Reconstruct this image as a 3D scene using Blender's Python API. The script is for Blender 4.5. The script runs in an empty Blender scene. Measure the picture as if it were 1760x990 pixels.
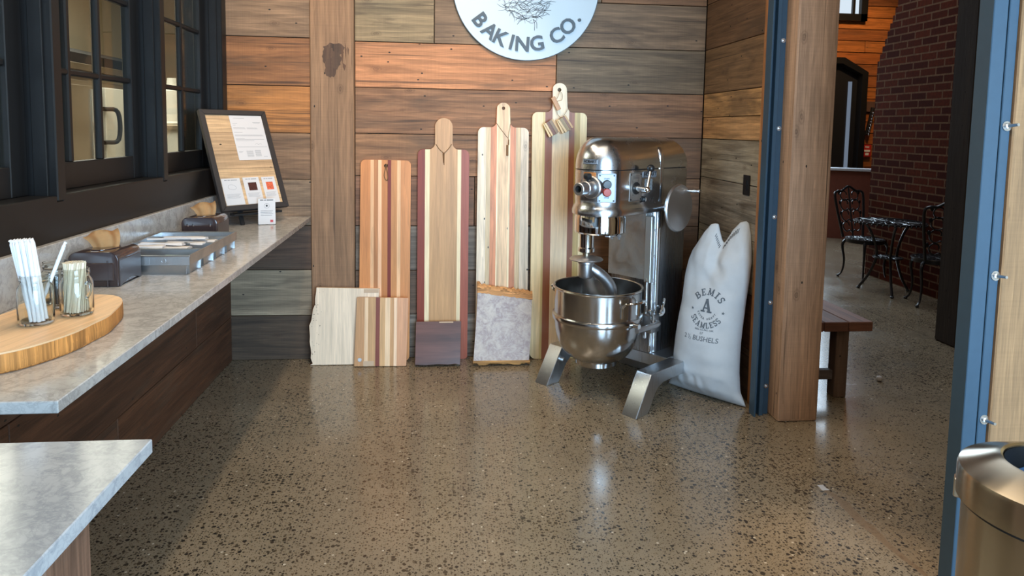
import bpy, bmesh, math, random
from math import sin, cos, pi, radians, atan2, hypot, sqrt
from mathutils import Vector, Matrix, noise
from mathutils.bvhtree import BVHTree

random.seed(11)
SC = bpy.context.scene
COL = SC.collection

# ---------------------------------------------------------------- camera
FPX, PPX, PPY, CAMH = 1190.0, 880.0, 325.0, 1.5      # for a 1760 x 990 frame
PITCH, YAW, ROLL = 0.0870825, 0.0991472, 0.0165937
_f = Vector((sin(YAW)*cos(PITCH), cos(YAW)*cos(PITCH), -sin(PITCH)))
_r0 = Vector((cos(YAW), -sin(YAW), 0))
_u0 = _r0.cross(_f)
_r = cos(ROLL)*_r0 + sin(ROLL)*_u0
_u = -sin(ROLL)*_r0 + cos(ROLL)*_u0
EYE = Vector((0, 0, CAMH))
cam_data = bpy.data.cameras.new('camera')
cam = bpy.data.objects.new('camera', cam_data)
COL.objects.link(cam)
cam.matrix_world = Matrix(((_r.x, _u.x, -_f.x, 0), (_r.y, _u.y, -_f.y, 0), (_r.z, _u.z, -_f.z, CAMH), (0, 0, 0, 1)))
cam_data.sensor_width = 36.0
cam_data.lens = FPX/1760*36.0
cam_data.shift_y = -(495-PPY)/1760
cam_data.clip_start = 0.05
SC.camera = cam


def ray(x, y):
    return (x-PPX)/FPX*_r-(y-PPY)/FPX*_u+_f


def at_z(x, y, z=0.0):
    d = ray(x, y); return EYE+d*((z-CAMH)/d.z)


def at_y(x, y, Y):
    d = ray(x, y); return EYE+d*(Y/d.y)


def at_x(x, y, X):
    d = ray(x, y); return EYE+d*(X/d.x)


# ---------------------------------------------------------------- light
SC.view_settings.view_transform = 'Standard'
SC.view_settings.look = 'None'
SC.view_settings.gamma = 1.0
SC.view_settings.use_curve_mapping = False
SC.view_settings.exposure = 0.0
SC.cycles.use_denoising = True
SC.cycles.max_bounces = 10
SC.cycles.sample_clamp_indirect = 6.0

world = bpy.data.worlds.new('daylight')
SC.world = world
world.use_nodes = True
world.node_tree.nodes['Background'].inputs[0].default_value = (0.62, 0.76, 1.0, 1)
world.node_tree.nodes['Background'].inputs[1].default_value = 0.35


def area(name, loc, target, sx, sy, power, color, spread=180):
    L = bpy.data.lights.new(name, 'AREA'); L.shape = 'RECTANGLE'; L.size = sx; L.size_y = sy
    L.energy = power; L.color = color; L.spread = radians(spread)
    o = bpy.data.objects.new(name, L); COL.objects.link(o)
    o.location = loc
    o.rotation_euler = (Vector(target)-Vector(loc)).to_track_quat('-Z', 'Y').to_euler()
    return o


def spot(name, loc, target, power, color, angle, blend=0.6, radius=0.05):
    L = bpy.data.lights.new(name, 'SPOT'); L.energy = power; L.color = color
    L.spot_size = radians(angle); L.spot_blend = blend; L.shadow_soft_size = radius
    o = bpy.data.objects.new(name, L); COL.objects.link(o)
    o.location = loc
    o.rotation_euler = (Vector(target)-Vector(loc)).to_track_quat('-Z', 'Y').to_euler()
    return o


DAY = (0.49, 0.74, 1.0)
WARM = (1.0, 0.74, 0.47)
area('shopfront_daylight', (1.65, -2.38, 1.6), (1.3, 0, 1.45), 3.0, 2.8, 560, DAY)
area('ceiling_track_light', (-0.45, 2.75, 3.3), (-0.45, 2.75, 0), 0.12, 2.2, 38, (1.0, 0.84, 0.64))
area('ceiling_fill', (0.6, 1.6, 3.3), (0.6, 1.6, 0), 1.6, 2.6, 24, (1.0, 0.87, 0.70))  # unseen fill added under the ceiling for ambient brightness
spot('wall_washer_light', (-0.7, 2.9, 3.25), (-0.95, 4.45, 1.72), 80, WARM, 42, 0.7)
spot('plank_washer_light', (0.25, 2.9, 3.25), (0.10, 4.45, 1.85), 70, WARM, 40, 0.8)
spot('board_washer_light', (0.3, 2.3, 3.25), (0.1, 4.4, 0.85), 58, (1.0, 0.74, 0.48), 50, 0.9)
spot('doorway_floor_light', (1.35, 1.9, 3.25), (1.36, 2.05, 0), 130, WARM, 20, 0.7)
spot('bin_light', (0.7, 0.4, 3.2), (1.5, 1.75, 1.0), 60, (1.0, 0.78, 0.5), 40, 0.9)
spot('counter_light', (-0.9, 1.6, 3.2), (-1.05, 2.4, 0.93), 28, (1.0, 0.84, 0.62), 70, 0.9)
area('hall_daylight', (4.4, 10.7, 2.1), (4.0, 6.0, 0.6), 3.6, 3.2, 230, (0.66, 0.84, 1.0))
area('hall_overhead_fill', (3.6, 6.0, 5.3), (3.6, 6.0, 0), 2.4, 5.0, 110, (0.78, 0.89, 1.0))  # fill light added overhead to brighten the hall floor, no opening there
spot('hall_siding_light', (6.0, 8.6, 4.2), (6.7, 11.0, 2.7), 260, (1.0, 0.62, 0.30), 60, 0.8)
area('kitchen_light', (-3.2, 5.5, 3.1), (-3.2, 5.5, 0), 2.0, 5.0, 240, (1.0, 0.95, 0.85))


# ---------------------------------------------------------------- materials
class NT:
    def __init__(s, name):
        s.m = bpy.data.materials.new(name); s.m.use_nodes = True
        s.t = s.m.node_tree; s.b = s.t.nodes['Principled BSDF']

    def n(s, typ, **kw):
        nd = s.t.nodes.new(typ)
        for k, v in kw.items(): setattr(nd, k, v)
        return nd

    def l(s, a, b): s.t.links.new(a, b)

    def val(s, nd, **kw):
        for k, v in kw.items(): nd.inputs[k].default_value = v

    def math(s, op, a, b=None, c=None, clamp=False):
        nd = s.n('ShaderNodeMath', operation=op); nd.use_clamp = clamp
        for i, v in enumerate((a, b, c)):
            if v is None: continue
            if hasattr(v, 'links'): s.l(v, nd.inputs[i])
            else: nd.inputs[i].default_value = v
        return nd.outputs[0]

    def mix(s, fac, a, b, typ='MIX'):
        nd = s.n('ShaderNodeMix', data_type='RGBA', blend_type=typ)
        for i, v in ((0, fac), (6, a), (7, b)):
            if hasattr(v, 'links'): s.l(v, nd.inputs[i])
            else: nd.inputs[i].default_value = (v if i == 0 else (*v, 1) if len(v) == 3 else v)
        return nd.outputs[2]

    def ramp(s, fac, lo, hi, a=0.0, b=1.0, smooth=False):
        nd = s.n('ShaderNodeMapRange'); nd.interpolation_type = 'SMOOTHSTEP' if smooth else 'LINEAR'
        s.l(fac, nd.inputs[0])
        for i, v in ((1, lo), (2, hi), (3, a), (4, b)): nd.inputs[i].default_value = v
        return nd.outputs[0]

    def coord(s, which='Object', scale=(1, 1, 1)):
        tc = s.n('ShaderNodeTexCoord'); mp = s.n('ShaderNodeMapping'); mp.inputs['Scale'].default_value = scale
        s.l(tc.outputs[which], mp.inputs[0]); return mp.outputs[0]

    def noise(s, vec, scale, detail=3, rough=0.5, dist=0.0):
        nd = s.n('ShaderNodeTexNoise'); s.l(vec, nd.inputs['Vector'])
        s.val(nd, Scale=scale, Detail=detail, Roughness=rough, Distortion=dist); return nd

    def voronoi(s, vec, scale, feature='F1', dims='3D'):
        nd = s.n('ShaderNodeTexVoronoi', feature=feature, voronoi_dimensions=dims); s.l(vec, nd.inputs['Vector'])
        nd.inputs['Scale'].default_value = scale; return nd

    def bump(s, h, strength=0.3, dist=0.002):
        nd = s.n('ShaderNodeBump'); s.l(h, nd.inputs['Height']); s.val(nd, Strength=strength, Distance=dist)
        s.l(nd.outputs[0], s.b.inputs['Normal'])


def srgb(r, g, b):
    f = lambda c: (c/255/12.92 if c/255 <= 0.04045 else ((c/255+0.055)/1.055)**2.4)
    return (f(r), f(g), f(b))


def plain(name, col, rough=0.5, metal=0.0, spec=0.5, coat=0.0, var=0.0, vscale=20.0, bump=0.0):
    k = NT(name)
    k.val(k.b, **{'Base Color': (*col, 1), 'Roughness': rough, 'Metallic': metal, 'Specular IOR Level': spec, 'Coat Weight': coat})
    if var or bump:
        nz = k.noise(k.coord(), vscale, 4, 0.6)
        if var:
            f = k.ramp(nz.outputs[0], 0.25, 0.75, 1-var, 1+var)
            cc = k.n('ShaderNodeVectorMath', operation='SCALE'); cc.inputs[0].default_value = col
            k.l(f, cc.inputs['Scale']); k.l(cc.outputs[0], k.b.inputs['Base Color'])
        if bump: k.bump(nz.outputs[0], bump, 0.003)
    return k.m


def wood(name, rough=0.55, contrast=0.35, fine=0.25, knots=0.0, weather=0.0, spec=0.4, bump=0.25, coat=0.0, saw=0.0):
    """Wood from the tint of each plank (attribute) with grain running along V of the UV map (metres)."""
    k = NT(name)
    at = k.n('ShaderNodeAttribute', attribute_name='tint')
    uv = k.n('ShaderNodeUVMap', uv_map='UVMap')

    def mp(sx, sy):
        m = k.n('ShaderNodeMapping'); m.inputs['Scale'].default_value = (sx, sy, 1); k.l(uv.outputs[0], m.inputs[0]); return m.outputs[0]
    broad = k.noise(mp(14, 1.3), 1.0, 4, 0.55, 1.2)
    fin = k.noise(mp(150, 5), 1.0, 4, 0.65, 0.4)
    g1 = k.ramp(broad.outputs[0], 0.3, 0.7, 1-contrast, 1+contrast)
    g2 = k.ramp(fin.outputs[0], 0.3, 0.7, 1-fine, 1+fine)
    g = k.math('MULTIPLY', g1, g2)
    ring = k.n('ShaderNodeTexWave', wave_type='BANDS', bands_direction='X', wave_profile='SAW')
    k.l(mp(1, 0.10), ring.inputs['Vector']); k.val(ring, Scale=9.0, Distortion=9.0, Detail=3.0, **{'Detail Scale': 1.2, 'Detail Roughness': 0.6})
    g = k.math('MULTIPLY', g, k.ramp(ring.outputs[1], 0.0, 1.0, 1-fine*0.5, 1+fine*0.5))
    if saw:
        sw = k.noise(mp(2.5, 170), 1.0, 2, 0.6)
        g = k.math('MULTIPLY', g, k.ramp(sw.outputs[0], 0.35, 0.65, 1-saw, 1+saw))
    sc = k.n('ShaderNodeVectorMath', operation='SCALE'); k.l(at.outputs['Color'], sc.inputs[0]); k.l(g, sc.inputs['Scale'])
    col = sc.outputs[0]
    if weather:
        wn = k.noise(mp(5, 1.1), 1.0, 5, 0.6, 0.8)
        col = k.mix(k.ramp(wn.outputs[0], 0.50, 0.68, 0.0, weather, True), col, srgb(88, 70, 54))
        ln_ = k.noise(mp(55, 0.7), 1.0, 3, 0.5, 0.3)
        col = k.mix(k.ramp(ln_.outputs[0], 0.63, 0.70, 0.0, 0.65), col, srgb(46, 34, 26))
        wn2 = k.noise(mp(3.2, 0.9), 1.3, 5, 0.65, 1.0)
        col = k.mix(k.ramp(wn2.outputs[0], 0.60, 0.74, 0.0, weather*0.8, True), col, srgb(60, 42, 30))
    if knots:
        kv = k.voronoi(mp(5.0, 2.6), 1.0, 'F1', '2D')
        sx = k.n('ShaderNodeSeparateColor'); k.l(kv.outputs['Color'], sx.inputs[0])
        on = k.math('GREATER_THAN', sx.outputs[0], 0.55)
        dd = k.math('ADD', kv.outputs['Distance'], k.math('MULTIPLY', k.noise(mp(30, 20), 1.0, 2).outputs[0], 0.06))
        kn = k.math('MULTIPLY', k.math('MAXIMUM', k.ramp(dd, 0.03, 0.05, 1.0, 0.0, True), k.math('MULTIPLY', k.ramp(dd, 0.05, 0.16, 1.0, 0.0, True), k.ramp(k.math('SINE', k.math('MULTIPLY', dd, 130.0)), -1, 1, 0.25, 0.9))), on)
        col = k.mix(k.math('MULTIPLY', kn, knots), col, srgb(58, 36, 22))
        hv = k.voronoi(mp(9.0, 5.0), 1.0, 'F1', '2D')
        hx = k.n('ShaderNodeSeparateColor'); k.l(hv.outputs['Color'], hx.inputs[0])
        hole = k.math('MULTIPLY', k.math('LESS_THAN', hv.outputs['Distance'], 0.035), k.math('GREATER_THAN', hx.outputs[1], 0.72))
        col = k.mix(hole, col, (0.01, 0.008, 0.006))
    k.l(col, k.b.inputs['Base Color'])
    k.val(k.b, Roughness=rough, **{'Specular IOR Level': spec, 'Coat Weight': coat, 'Coat Roughness': 0.15})
    if bump: k.bump(k.math('ADD', fin.outputs[0], k.math('MULTIPLY', broad.outputs[0], 0.6)), bump, 0.002)
    return k.m


def steel(name, col, rough, axis=None, amount=0.08, smudge=0.0, metal=1.0):
    k = NT(name)
    k.val(k.b, **{'Base Color': (*col, 1), 'Metallic': metal, 'Roughness': rough})
    if axis:
        scl = {'x': (2, 260, 260), 'y': (260, 2, 260), 'z': (260, 260, 2)}[axis]
        nz = k.noise(k.coord('Object', scl), 1.0, 3, 0.6)
        k.l(k.ramp(nz.outputs[0], 0.3, 0.7, max(0.03, rough-amount), rough+amount), k.b.inputs['Roughness'])
        k.bump(nz.outputs[0], 0.04, 0.0006)
    if smudge:
        ns = k.noise(k.coord('Object', (1, 1, 1)), 7.0, 5, 0.62, 0.6)
        a = k.ramp(ns.outputs[0], 0.35, 0.68, 0.0, 1.0, True)
        k.l(k.mix(k.math('MULTIPLY', a, smudge), col, tuple(c*0.45 for c in col)), k.b.inputs['Base Color'])
        if not axis: k.l(k.ramp(ns.outputs[0], 0.3, 0.7, rough*0.7, rough*1.5), k.b.inputs['Roughness'])
    return k.m


def floor_material():
    k = NT('polished aggregate concrete')
    co = k.coord()
    jit = k.noise(co, 60, 2)
    wob = k.n('ShaderNodeVectorMath', operation='MULTIPLY_ADD')
    k.l(jit.outputs['Color'], wob.inputs[0]); wob.inputs[1].default_value = (0.006, 0.006, 0); k.l(co, wob.inputs[2])
    p = wob.outputs[0]
    big = k.noise(co, 1.1, 4, 0.55, 0.4)
    dens = k.ramp(big.outputs[0], 0.3, 0.7, -0.10, 0.10)
    base = k.mix(k.ramp(k.noise(co, 2.3, 5, 0.65).outputs[0], 0.3, 0.7), srgb(156, 138, 114), srgb(132, 118, 98))
    base = k.mix(k.ramp(k.noise(co, 420, 2, 0.7).outputs[0], 0.35, 0.65, 0.0, 0.5), base, srgb(104, 90, 70))

    def layer(col, scale, lo, hi, c1, c2):
        v = k.voronoi(p, scale, 'F1', '2D'); s = k.n('ShaderNodeSeparateColor'); k.l(v.outputs['Color'], s.inputs[0])
        thr = k.math('ADD', k.ramp(s.outputs[0], 0, 1, lo, hi), dens)
        m = k.ramp(k.math('SUBTRACT', thr, v.outputs['Distance']), -0.02, 0.05, 0.0, 1.0)
        c = k.mix(s.outputs[1], c1, c2)
        return k.mix(m, col, c)
    col = layer(base, 150, -0.28, 0.46, srgb(66, 56, 44), srgb(122, 104, 78))
    col = layer(col, 92, -0.38, 0.46, srgb(44, 40, 36), srgb(84, 70, 52))
    col = layer(col, 50, -0.95, 0.42, srgb(40, 36, 32), srgb(70, 60, 46))
    # a few white stones
    v = k.voronoi(p, 46, 'F1', '2D'); s = k.n('ShaderNodeSeparateColor'); k.l(v.outputs['Color'], s.inputs[0])
    w = k.math('MULTIPLY', k.math('GREATER_THAN', s.outputs[2], 0.985), k.math('LESS_THAN', v.outputs['Distance'], 0.20))
    col = k.mix(w, col, srgb(196, 182, 160))
    # filled crack running to the right of the room
    sp = k.n('ShaderNodeSeparateXYZ'); k.l(co, sp.inputs[0])
    wv = k.noise(co, 3.0, 5, 0.6)
    a, b = at_z(1415, 838), at_z(1590, 990)
    dx, dy = b.x-a.x, b.y-a.y; Lc = hypot(dx, dy); dx /= Lc; dy /= Lc
    px = k.math('SUBTRACT', sp.outputs[0], a.x); py = k.math('SUBTRACT', sp.outputs[1], a.y)
    al = k.math('ADD', k.math('MULTIPLY', px, dx), k.math('MULTIPLY', py, dy))
    pe = k.math('SUBTRACT', k.math('MULTIPLY', px, dy), k.math('MULTIPLY', py, dx))
    pe = k.math('ABSOLUTE', k.math('ADD', pe, k.ramp(wv.outputs[0], 0, 1, -0.05, 0.05)))
    wd = k.math('MULTIPLY', k.ramp(al, 0.0, 0.12, 0.004, 0.022), k.ramp(al, 0.25, 0.7, 1.0, 0.25))
    cr = k.math('LESS_THAN', pe, wd)
    cr = k.math('MULTIPLY', cr, k.math('GREATER_THAN', al, -0.02))
    col = k.mix(k.math('MULTIPLY', cr, 0.75), col, srgb(120, 98, 74))
    chip = k.math('MULTIPLY', k.math('LESS_THAN', k.math('ABSOLUTE', k.math('ADD', al, 0.0)), 0.022), k.math('LESS_THAN', pe, 0.014))
    col = k.mix(chip, col, srgb(190, 190, 195))
    # saw-cut joints of the slab
    j = k.math('LESS_THAN', k.math('ABSOLUTE', k.math('SUBTRACT', sp.outputs[0], 3.62)), 0.004)
    col = k.mix(k.math('MULTIPLY', j, 0.6), col, srgb(50, 46, 40))
    k.l(col, k.b.inputs['Base Color'])
    k.l(k.ramp(k.noise(co, 2.0, 4, 0.6).outputs[0], 0.3, 0.7, 0.17, 0.30), k.b.inputs['Roughness'])
    k.val(k.b, **{'Specular IOR Level': 0.5, 'Coat Weight': 0.25, 'Coat Roughness': 0.12})
    return k.m


def marble_material(name, light, dark, warm=0.0):
    k = NT(name)
    co = k.coord()
    d = k.noise(co, 2.2, 5, 0.6)
    ad = k.n('ShaderNodeVectorMath', operation='MULTIPLY_ADD'); k.l(d.outputs['Color'], ad.inputs[0])
    ad.inputs[1].default_value = (0.22, 0.22, 0.22); k.l(co, ad.inputs[2])
    v1 = k.noise(ad.outputs[0], 9.0, 8, 0.66, 0.25)
    vein = k.ramp(k.math('ABSOLUTE', k.math('SUBTRACT', v1.outputs[0], 0.5)), 0.0, 0.055, 1.0, 0.0, True)
    v2 = k.noise(ad.outputs[0], 26, 6, 0.66, 0.2)
    vein2 = k.ramp(k.math('ABSOLUTE', k.math('SUBTRACT', v2.outputs[0], 0.5)), 0.0, 0.05, 1.0, 0.0, True)
    mot = k.ramp(k.noise(co, 9, 5, 0.6).outputs[0], 0.35, 0.7, 0.0, 0.45)
    col = k.mix(mot, light, tuple(l*0.62+dk*0.38 for l, dk in zip(light, dark)))
    col = k.mix(k.math('MULTIPLY', vein, 0.38), col, dark)
    col = k.mix(k.math('MULTIPLY', vein2, 0.25), col, dark)
    k.l(col, k.b.inputs['Base Color'])
    k.val(k.b, Roughness=0.16, **{'Specular IOR Level': 0.5})
    return k.m


def brick_material():
    k = NT('dark red brick')
    uv = k.n('ShaderNodeUVMap', uv_map='UVMap')
    b = k.n('ShaderNodeTexBrick'); k.l(uv.outputs[0], b.inputs['Vector'])
    k.val(b, Scale=1.0, **{'Color1': (*srgb(70, 24, 10), 1), 'Color2': (*srgb(104, 44, 20), 1), 'Mortar': (*srgb(124, 94, 70), 1),
                           'Mortar Size': 0.008, 'Mortar Smooth': 0.1, 'Bias': -0.2, 'Brick Width': 0.213, 'Row Height': 0.0735})
    n = k.noise(k.coord(), 40, 4)
    col = k.mix(k.ramp(n.outputs[0], 0.3, 0.7, 0.0, 0.45), b.outputs[0], srgb(40, 18, 13))
    k.l(col, k.b.inputs['Base Color']); k.val(k.b, Roughness=0.85, **{'Specular IOR Level': 0.08})
    k.bump(k.math('SUBTRACT', 1.0, b.outputs['Fac']), 0.6, 0.006)
    return k.m


def glass_material(name, tint=(1, 1, 1), rough=0.0, ior=1.45):
    k = NT(name)
    k.val(k.b, **{'Base Color': (*tint, 1), 'Roughness': rough, 'Transmission Weight': 1.0, 'IOR': ior})
    return k.m


def pane_material():
    k = NT('window pane')
    tr = k.n('ShaderNodeBsdfTransparent'); tr.inputs[0].default_value = (0.80, 0.83, 0.80, 1)
    gl = k.n('ShaderNodeBsdfGlossy'); gl.inputs['Roughness'].default_value = 0.0
    ge = k.n('ShaderNodeNewGeometry'); dt = k.n('ShaderNodeVectorMath', operation='DOT_PRODUCT')
    k.l(ge.outputs['Incoming'], dt.inputs[0]); k.l(ge.outputs['Normal'], dt.inputs[1])
    om = k.math('SUBTRACT', 1.0, k.math('ABSOLUTE', dt.outputs['Value']))
    fac = k.math('ADD', 0.03, k.math('MULTIPLY', k.math('POWER', om, 5.0), 0.9))
    mx = k.n('ShaderNodeMixShader'); k.l(fac, mx.inputs[0]); k.l(tr.outputs[0], mx.inputs[1]); k.l(gl.outputs[0], mx.inputs[2])
    k.l(mx.outputs[0], k.t.nodes['Material Output'].inputs[0])
    return k.m


M = {}
M['floor'] = floor_material()
M['plank'] = wood('reclaimed barn plank', 0.62, 0.40, 0.26, knots=0.5, weather=0.6, bump=0.5, saw=0.04)
M['timber'] = wood('rough sawn timber', 0.66, 0.20, 0.20, knots=0.6, weather=0.2, bump=0.4, saw=0.035)
M['siding'] = wood('varnished siding', 0.45, 0.30, 0.25, knots=0.5, weather=0.35, bump=0.3)
M['board'] = wood('oiled board wood', 0.42, 0.13, 0.12, bump=0.08)
M['bark'] = wood('live edge bark', 0.75, 0.45, 0.4, bump=0.8)
M['marble'] = marble_material('grey veined marble', srgb(186, 182, 177), srgb(120, 117, 114))
M['marble_white'] = marble_material('pale blue grey marble', srgb(186, 188, 190), srgb(126, 132, 140))
M['black_paint'] = plain('black window paint', srgb(22, 21, 21), 0.42, spec=0.3, var=0.12, vscale=9)
M['ceiling'] = plain('ceiling boards', srgb(120, 98, 76), 0.8)
M['plaster'] = plain('kitchen wall', srgb(206, 194, 170), 0.6)
M['brick'] = brick_material()
M['blue_steel'] = plain('blue grey painted steel', srgb(50, 74, 92), 0.45, var=0.06, vscale=30)
M['bolt'] = steel('zinc bolt', (0.62, 0.62, 0.62), 0.28)
M['alu'] = steel('polished aluminium', (0.64, 0.66, 0.69), 0.21, smudge=0.10)
M['grey_enamel'] = steel('brushed grey column', (0.42, 0.43, 0.45), 0.30, 'z', 0.08)
M['stainless'] = steel('bowl stainless', (0.58, 0.57, 0.56), 0.16, smudge=0.12)
M['chrome'] = steel('chrome', (0.75, 0.75, 0.75), 0.07)
M['worn_zinc'] = steel('worn zinc cover', (0.60, 0.57, 0.53), 0.48, smudge=0.5)
M['base_steel'] = steel('brushed base steel', (0.58, 0.60, 0.62), 0.34, 'z', 0.08)
M['satin_rail'] = steel('satin rail', (0.66, 0.70, 0.70), 0.50)
M['cast_alu'] = steel('cast aluminium', (0.50, 0.50, 0.51), 0.38)
M['tin'] = steel('bakery tin', (0.46, 0.47, 0.48), 0.36, smudge=0.30)
M['bin_steel'] = steel('brushed bin steel', (0.48, 0.41, 0.31), 0.25)
_k = M['bin_steel'].node_tree; _t = _k.nodes.new('ShaderNodeTangent'); _t.direction_type = 'RADIAL'; _t.axis = 'Z'
_k.links.new(_t.outputs[0], _k.nodes['Principled BSDF'].inputs['Tangent']); _k.nodes['Principled BSDF'].inputs['Anisotropic'].default_value = 0.9; _k.nodes['Principled BSDF'].inputs['Anisotropic Rotation'].default_value = 0.25
M['black_plastic'] = plain('black plastic', (0.012, 0.012, 0.013), 0.35)
M['smoke_plastic'] = plain('smoky brown plastic', srgb(58, 46, 46), 0.16, spec=0.6, coat=0.3)
M['smoke_side'] = plain('smoky plastic side', srgb(64, 56, 56), 0.35)
M['red_button'] = plain('red button', srgb(170, 56, 36), 0.4)
M['label_plate'] = plain('aluminium label plate', srgb(146, 152, 160), 0.35, metal=0.3)
M['copper_plate'] = plain('copper coloured plate', srgb(196, 126, 70), 0.4, metal=0.2)
M['ink'] = plain('black ink', (0.015, 0.015, 0.017), 0.6)
M['grey_ink'] = plain('grey stencil ink', srgb(96, 104, 112), 0.85)
M['sign_white'] = plain('sign face white', srgb(192, 203, 208), 0.45)
M['sign_edge'] = plain('sign rim grey', srgb(62, 72, 80), 0.5)
M['sign_letter'] = plain('sign letter charcoal', srgb(58, 66, 72), 0.45)
M['canvas'] = plain('sack canvas', srgb(202, 206, 209), 0.9, var=0.05, vscale=14, bump=0.15)
M['thread'] = plain('dark sack thread', srgb(70, 72, 78), 0.9)
M['paper'] = plain('white paper', srgb(206, 200, 197), 0.7)
M['kraft'] = plain('brown kraft paper', srgb(224, 178, 122), 0.75, var=0.08, vscale=30)
M['straw'] = plain('paper wrapped straw', srgb(236, 236, 238), 0.6)
M['stick'] = plain('pale birch stick', srgb(222, 206, 178), 0.7, var=0.06)
M['glass'] = glass_material('jar glass', (0.97, 1.0, 0.98))
M['pane'] = pane_material()
M['cord'] = plain('brown leather cord', srgb(120, 84, 50), 0.8)
M['iron'] = plain('black cast iron', (0.012, 0.012, 0.014), 0.28, spec=0.6)
M['booth'] = plain('reddish brown panel', srgb(112, 58, 42), 0.5, var=0.1)
M['booth_top'] = plain('pale counter capping', srgb(190, 190, 196), 0.35)
M['fire_red'] = plain('fire alarm red', srgb(176, 34, 30), 0.4)
M['photo_red'] = plain('photo of pastry', srgb(206, 96, 66), 0.5, var=0.5, vscale=90)
M['photo_dark'] = plain('photo of dark bread', srgb(70, 32, 26), 0.5, var=0.7, vscale=90)
M['text_grey'] = plain('printed grey text', srgb(150, 148, 148), 0.7)
M['frame_black'] = plain('rough black frame', srgb(46, 40, 38), 0.6, var=0.15, vscale=60)
M['burl'] = None
M['kitchen_steel'] = steel('kitchen steel', (0.36, 0.29, 0.21), 0.40, 'z', 0.05)
M['hood'] = plain('dark extractor hood', srgb(14, 13, 12), 0.6, spec=0.2)
M['white_plastic'] = plain('white plastic', srgb(226, 222, 212), 0.5)
M['day_glass'] = None


def emit(name, col, s):
    k = NT(name); k.val(k.b, **{'Base Color': (0, 0, 0, 1), 'Emission Color': (*col, 1), 'Emission Strength': s}); return k.m


M['day_glass'] = emit('bright sky behind window', (0.75, 0.88, 1.0), 0.9)
M['flame'] = emit('reflected flame glow', (1.0, 0.42, 0.12), 6.0)  # glow for the orange fire reflected in the nearest window


def burl_material():
    k = NT('burl face'); co = k.coord()
    n = k.noise(co, 9, 6, 0.65, 1.5)
    v = k.noise(co, 26, 5, 0.6, 2.0)
    col = k.mix(k.ramp(n.outputs[0], 0.35, 0.65), srgb(150, 128, 126), srgb(196, 180, 166))
    col = k.mix(k.ramp(v.outputs[0], 0.45, 0.62, 0.0, 0.45), col, srgb(206, 196, 184))
    k.l(col, k.b.inputs['Base Color']); k.val(k.b, Roughness=0.5); k.bump(v.outputs[0], 0.1, 0.002); return k.m


M['burl'] = burl_material()


# ---------------------------------------------------------------- geometry helpers
def sub(t, n=1):
    bmesh.ops.subdivide_edges(t, edges=t.edges[:], cuts=n, use_grid_fill=True); return t


def t_box(a, b, bev=0.0, seg=1):
    t = bmesh.new(); bmesh.ops.create_cube(t, size=1)
    a, b = Vector(a), Vector(b); c = (a+b)/2; d = b-a
    for v in t.verts: v.co = Vector((v.co.x*abs(d.x), v.co.y*abs(d.y), v.co.z*abs(d.z)))+c
    if bev: bmesh.ops.bevel(t, geom=t.edges[:]+t.verts[:], offset=bev, segments=seg, affect='EDGES', profile=0.5)
    return t


def t_prism(pts, h0, h1, bev=0.0, seg=1, axes='xyz'):
    """polygon (p, q) extruded along the third axis; axes names where p, q and the height go."""
    t = bmesh.new()
    ix = ['xyz'.index(c) for c in axes]

    def V(p, q, h):
        co = [0, 0, 0]; co[ix[0]] = p; co[ix[1]] = q; co[ix[2]] = h; return t.verts.new(co)
    lo = [V(p[0], p[1], h0) for p in pts]; hi = [V(p[0], p[1], h1) for p in pts]
    n = len(pts)
    t.faces.new(lo[::-1]); t.faces.new(hi)
    for i in range(n): t.faces.new((lo[i], lo[(i+1) % n], hi[(i+1) % n], hi[i]))
    bmesh.ops.recalc_face_normals(t, faces=t.faces[:])
    if bev: bmesh.ops.bevel(t, geom=t.edges[:]+t.verts[:], offset=bev, segments=seg, affect='EDGES', profile=0.5)
    big = [f for f in t.faces if len(f.verts) > 4]
    if big: bmesh.ops.triangulate(t, faces=big)
    return t


def t_lathe(prof, seg=32, a0=0.0, a1=2*pi):
    t = bmesh.new(); full = abs(a1-a0-2*pi) < 1e-6
    na = seg if full else seg+1
    rings = []
    for r, z in prof:
        if r < 1e-6: rings.append([t.verts.new((0, 0, z))])
        else: rings.append([t.verts.new((r*cos(a0+(a1-a0)*i/seg), r*sin(a0+(a1-a0)*i/seg), z)) for i in range(na)])
    for A, B in zip(rings, rings[1:]):
        for i in range(seg):
            j = (i+1) % na
            if len(A) == 1 and len(B) == 1: continue
            if len(A) == 1: t.faces.new((A[0], B[j], B[i]))
            elif len(B) == 1: t.faces.new((A[i], A[j], B[0]))
            else: t.faces.new((A[i], A[j], B[j], B[i]))
    bmesh.ops.recalc_face_normals(t, faces=t.faces[:])
    return t


def t_loft(rings, close=True, cap=True):
    t = bmesh.new(); R = [[t.verts.new(p) for p in r] for r in rings]
    n = len(R[0])
    for A, B in zip(R, R[1:]):
        for i in range(n if close else n-1):
            j = (i+1) % n; t.faces.new((A[i], A[j], B[j], B[i]))
    if cap and close:
        t.faces.new(R[0][::-1]); t.faces.new(R[-1])
    bmesh.ops.recalc_face_normals(t, faces=t.faces[:])
    return t


def t_tube(path, r, seg=8, cap=True):
    path = [Vector(p) for p in path]; n = len(path)
    rr = r if isinstance(r, (list, tuple)) else [r]*n
    rings = []; up = None
    for i, p in enumerate(path):
        d = (path[min(i+1, n-1)]-path[max(i-1, 0)]).normalized()
        if up is None:
            up = Vector((0, 0, 1)) if abs(d.z) < 0.9 else Vector((1, 0, 0))
        s = d.cross(up).normalized(); up = s.cross(d).normalized()
        rings.append([p+(s*cos(2*pi*k/seg)+up*sin(2*pi*k/seg))*rr[i] for k in range(seg)])
    return t_loft(rings, True, cap)


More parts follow.
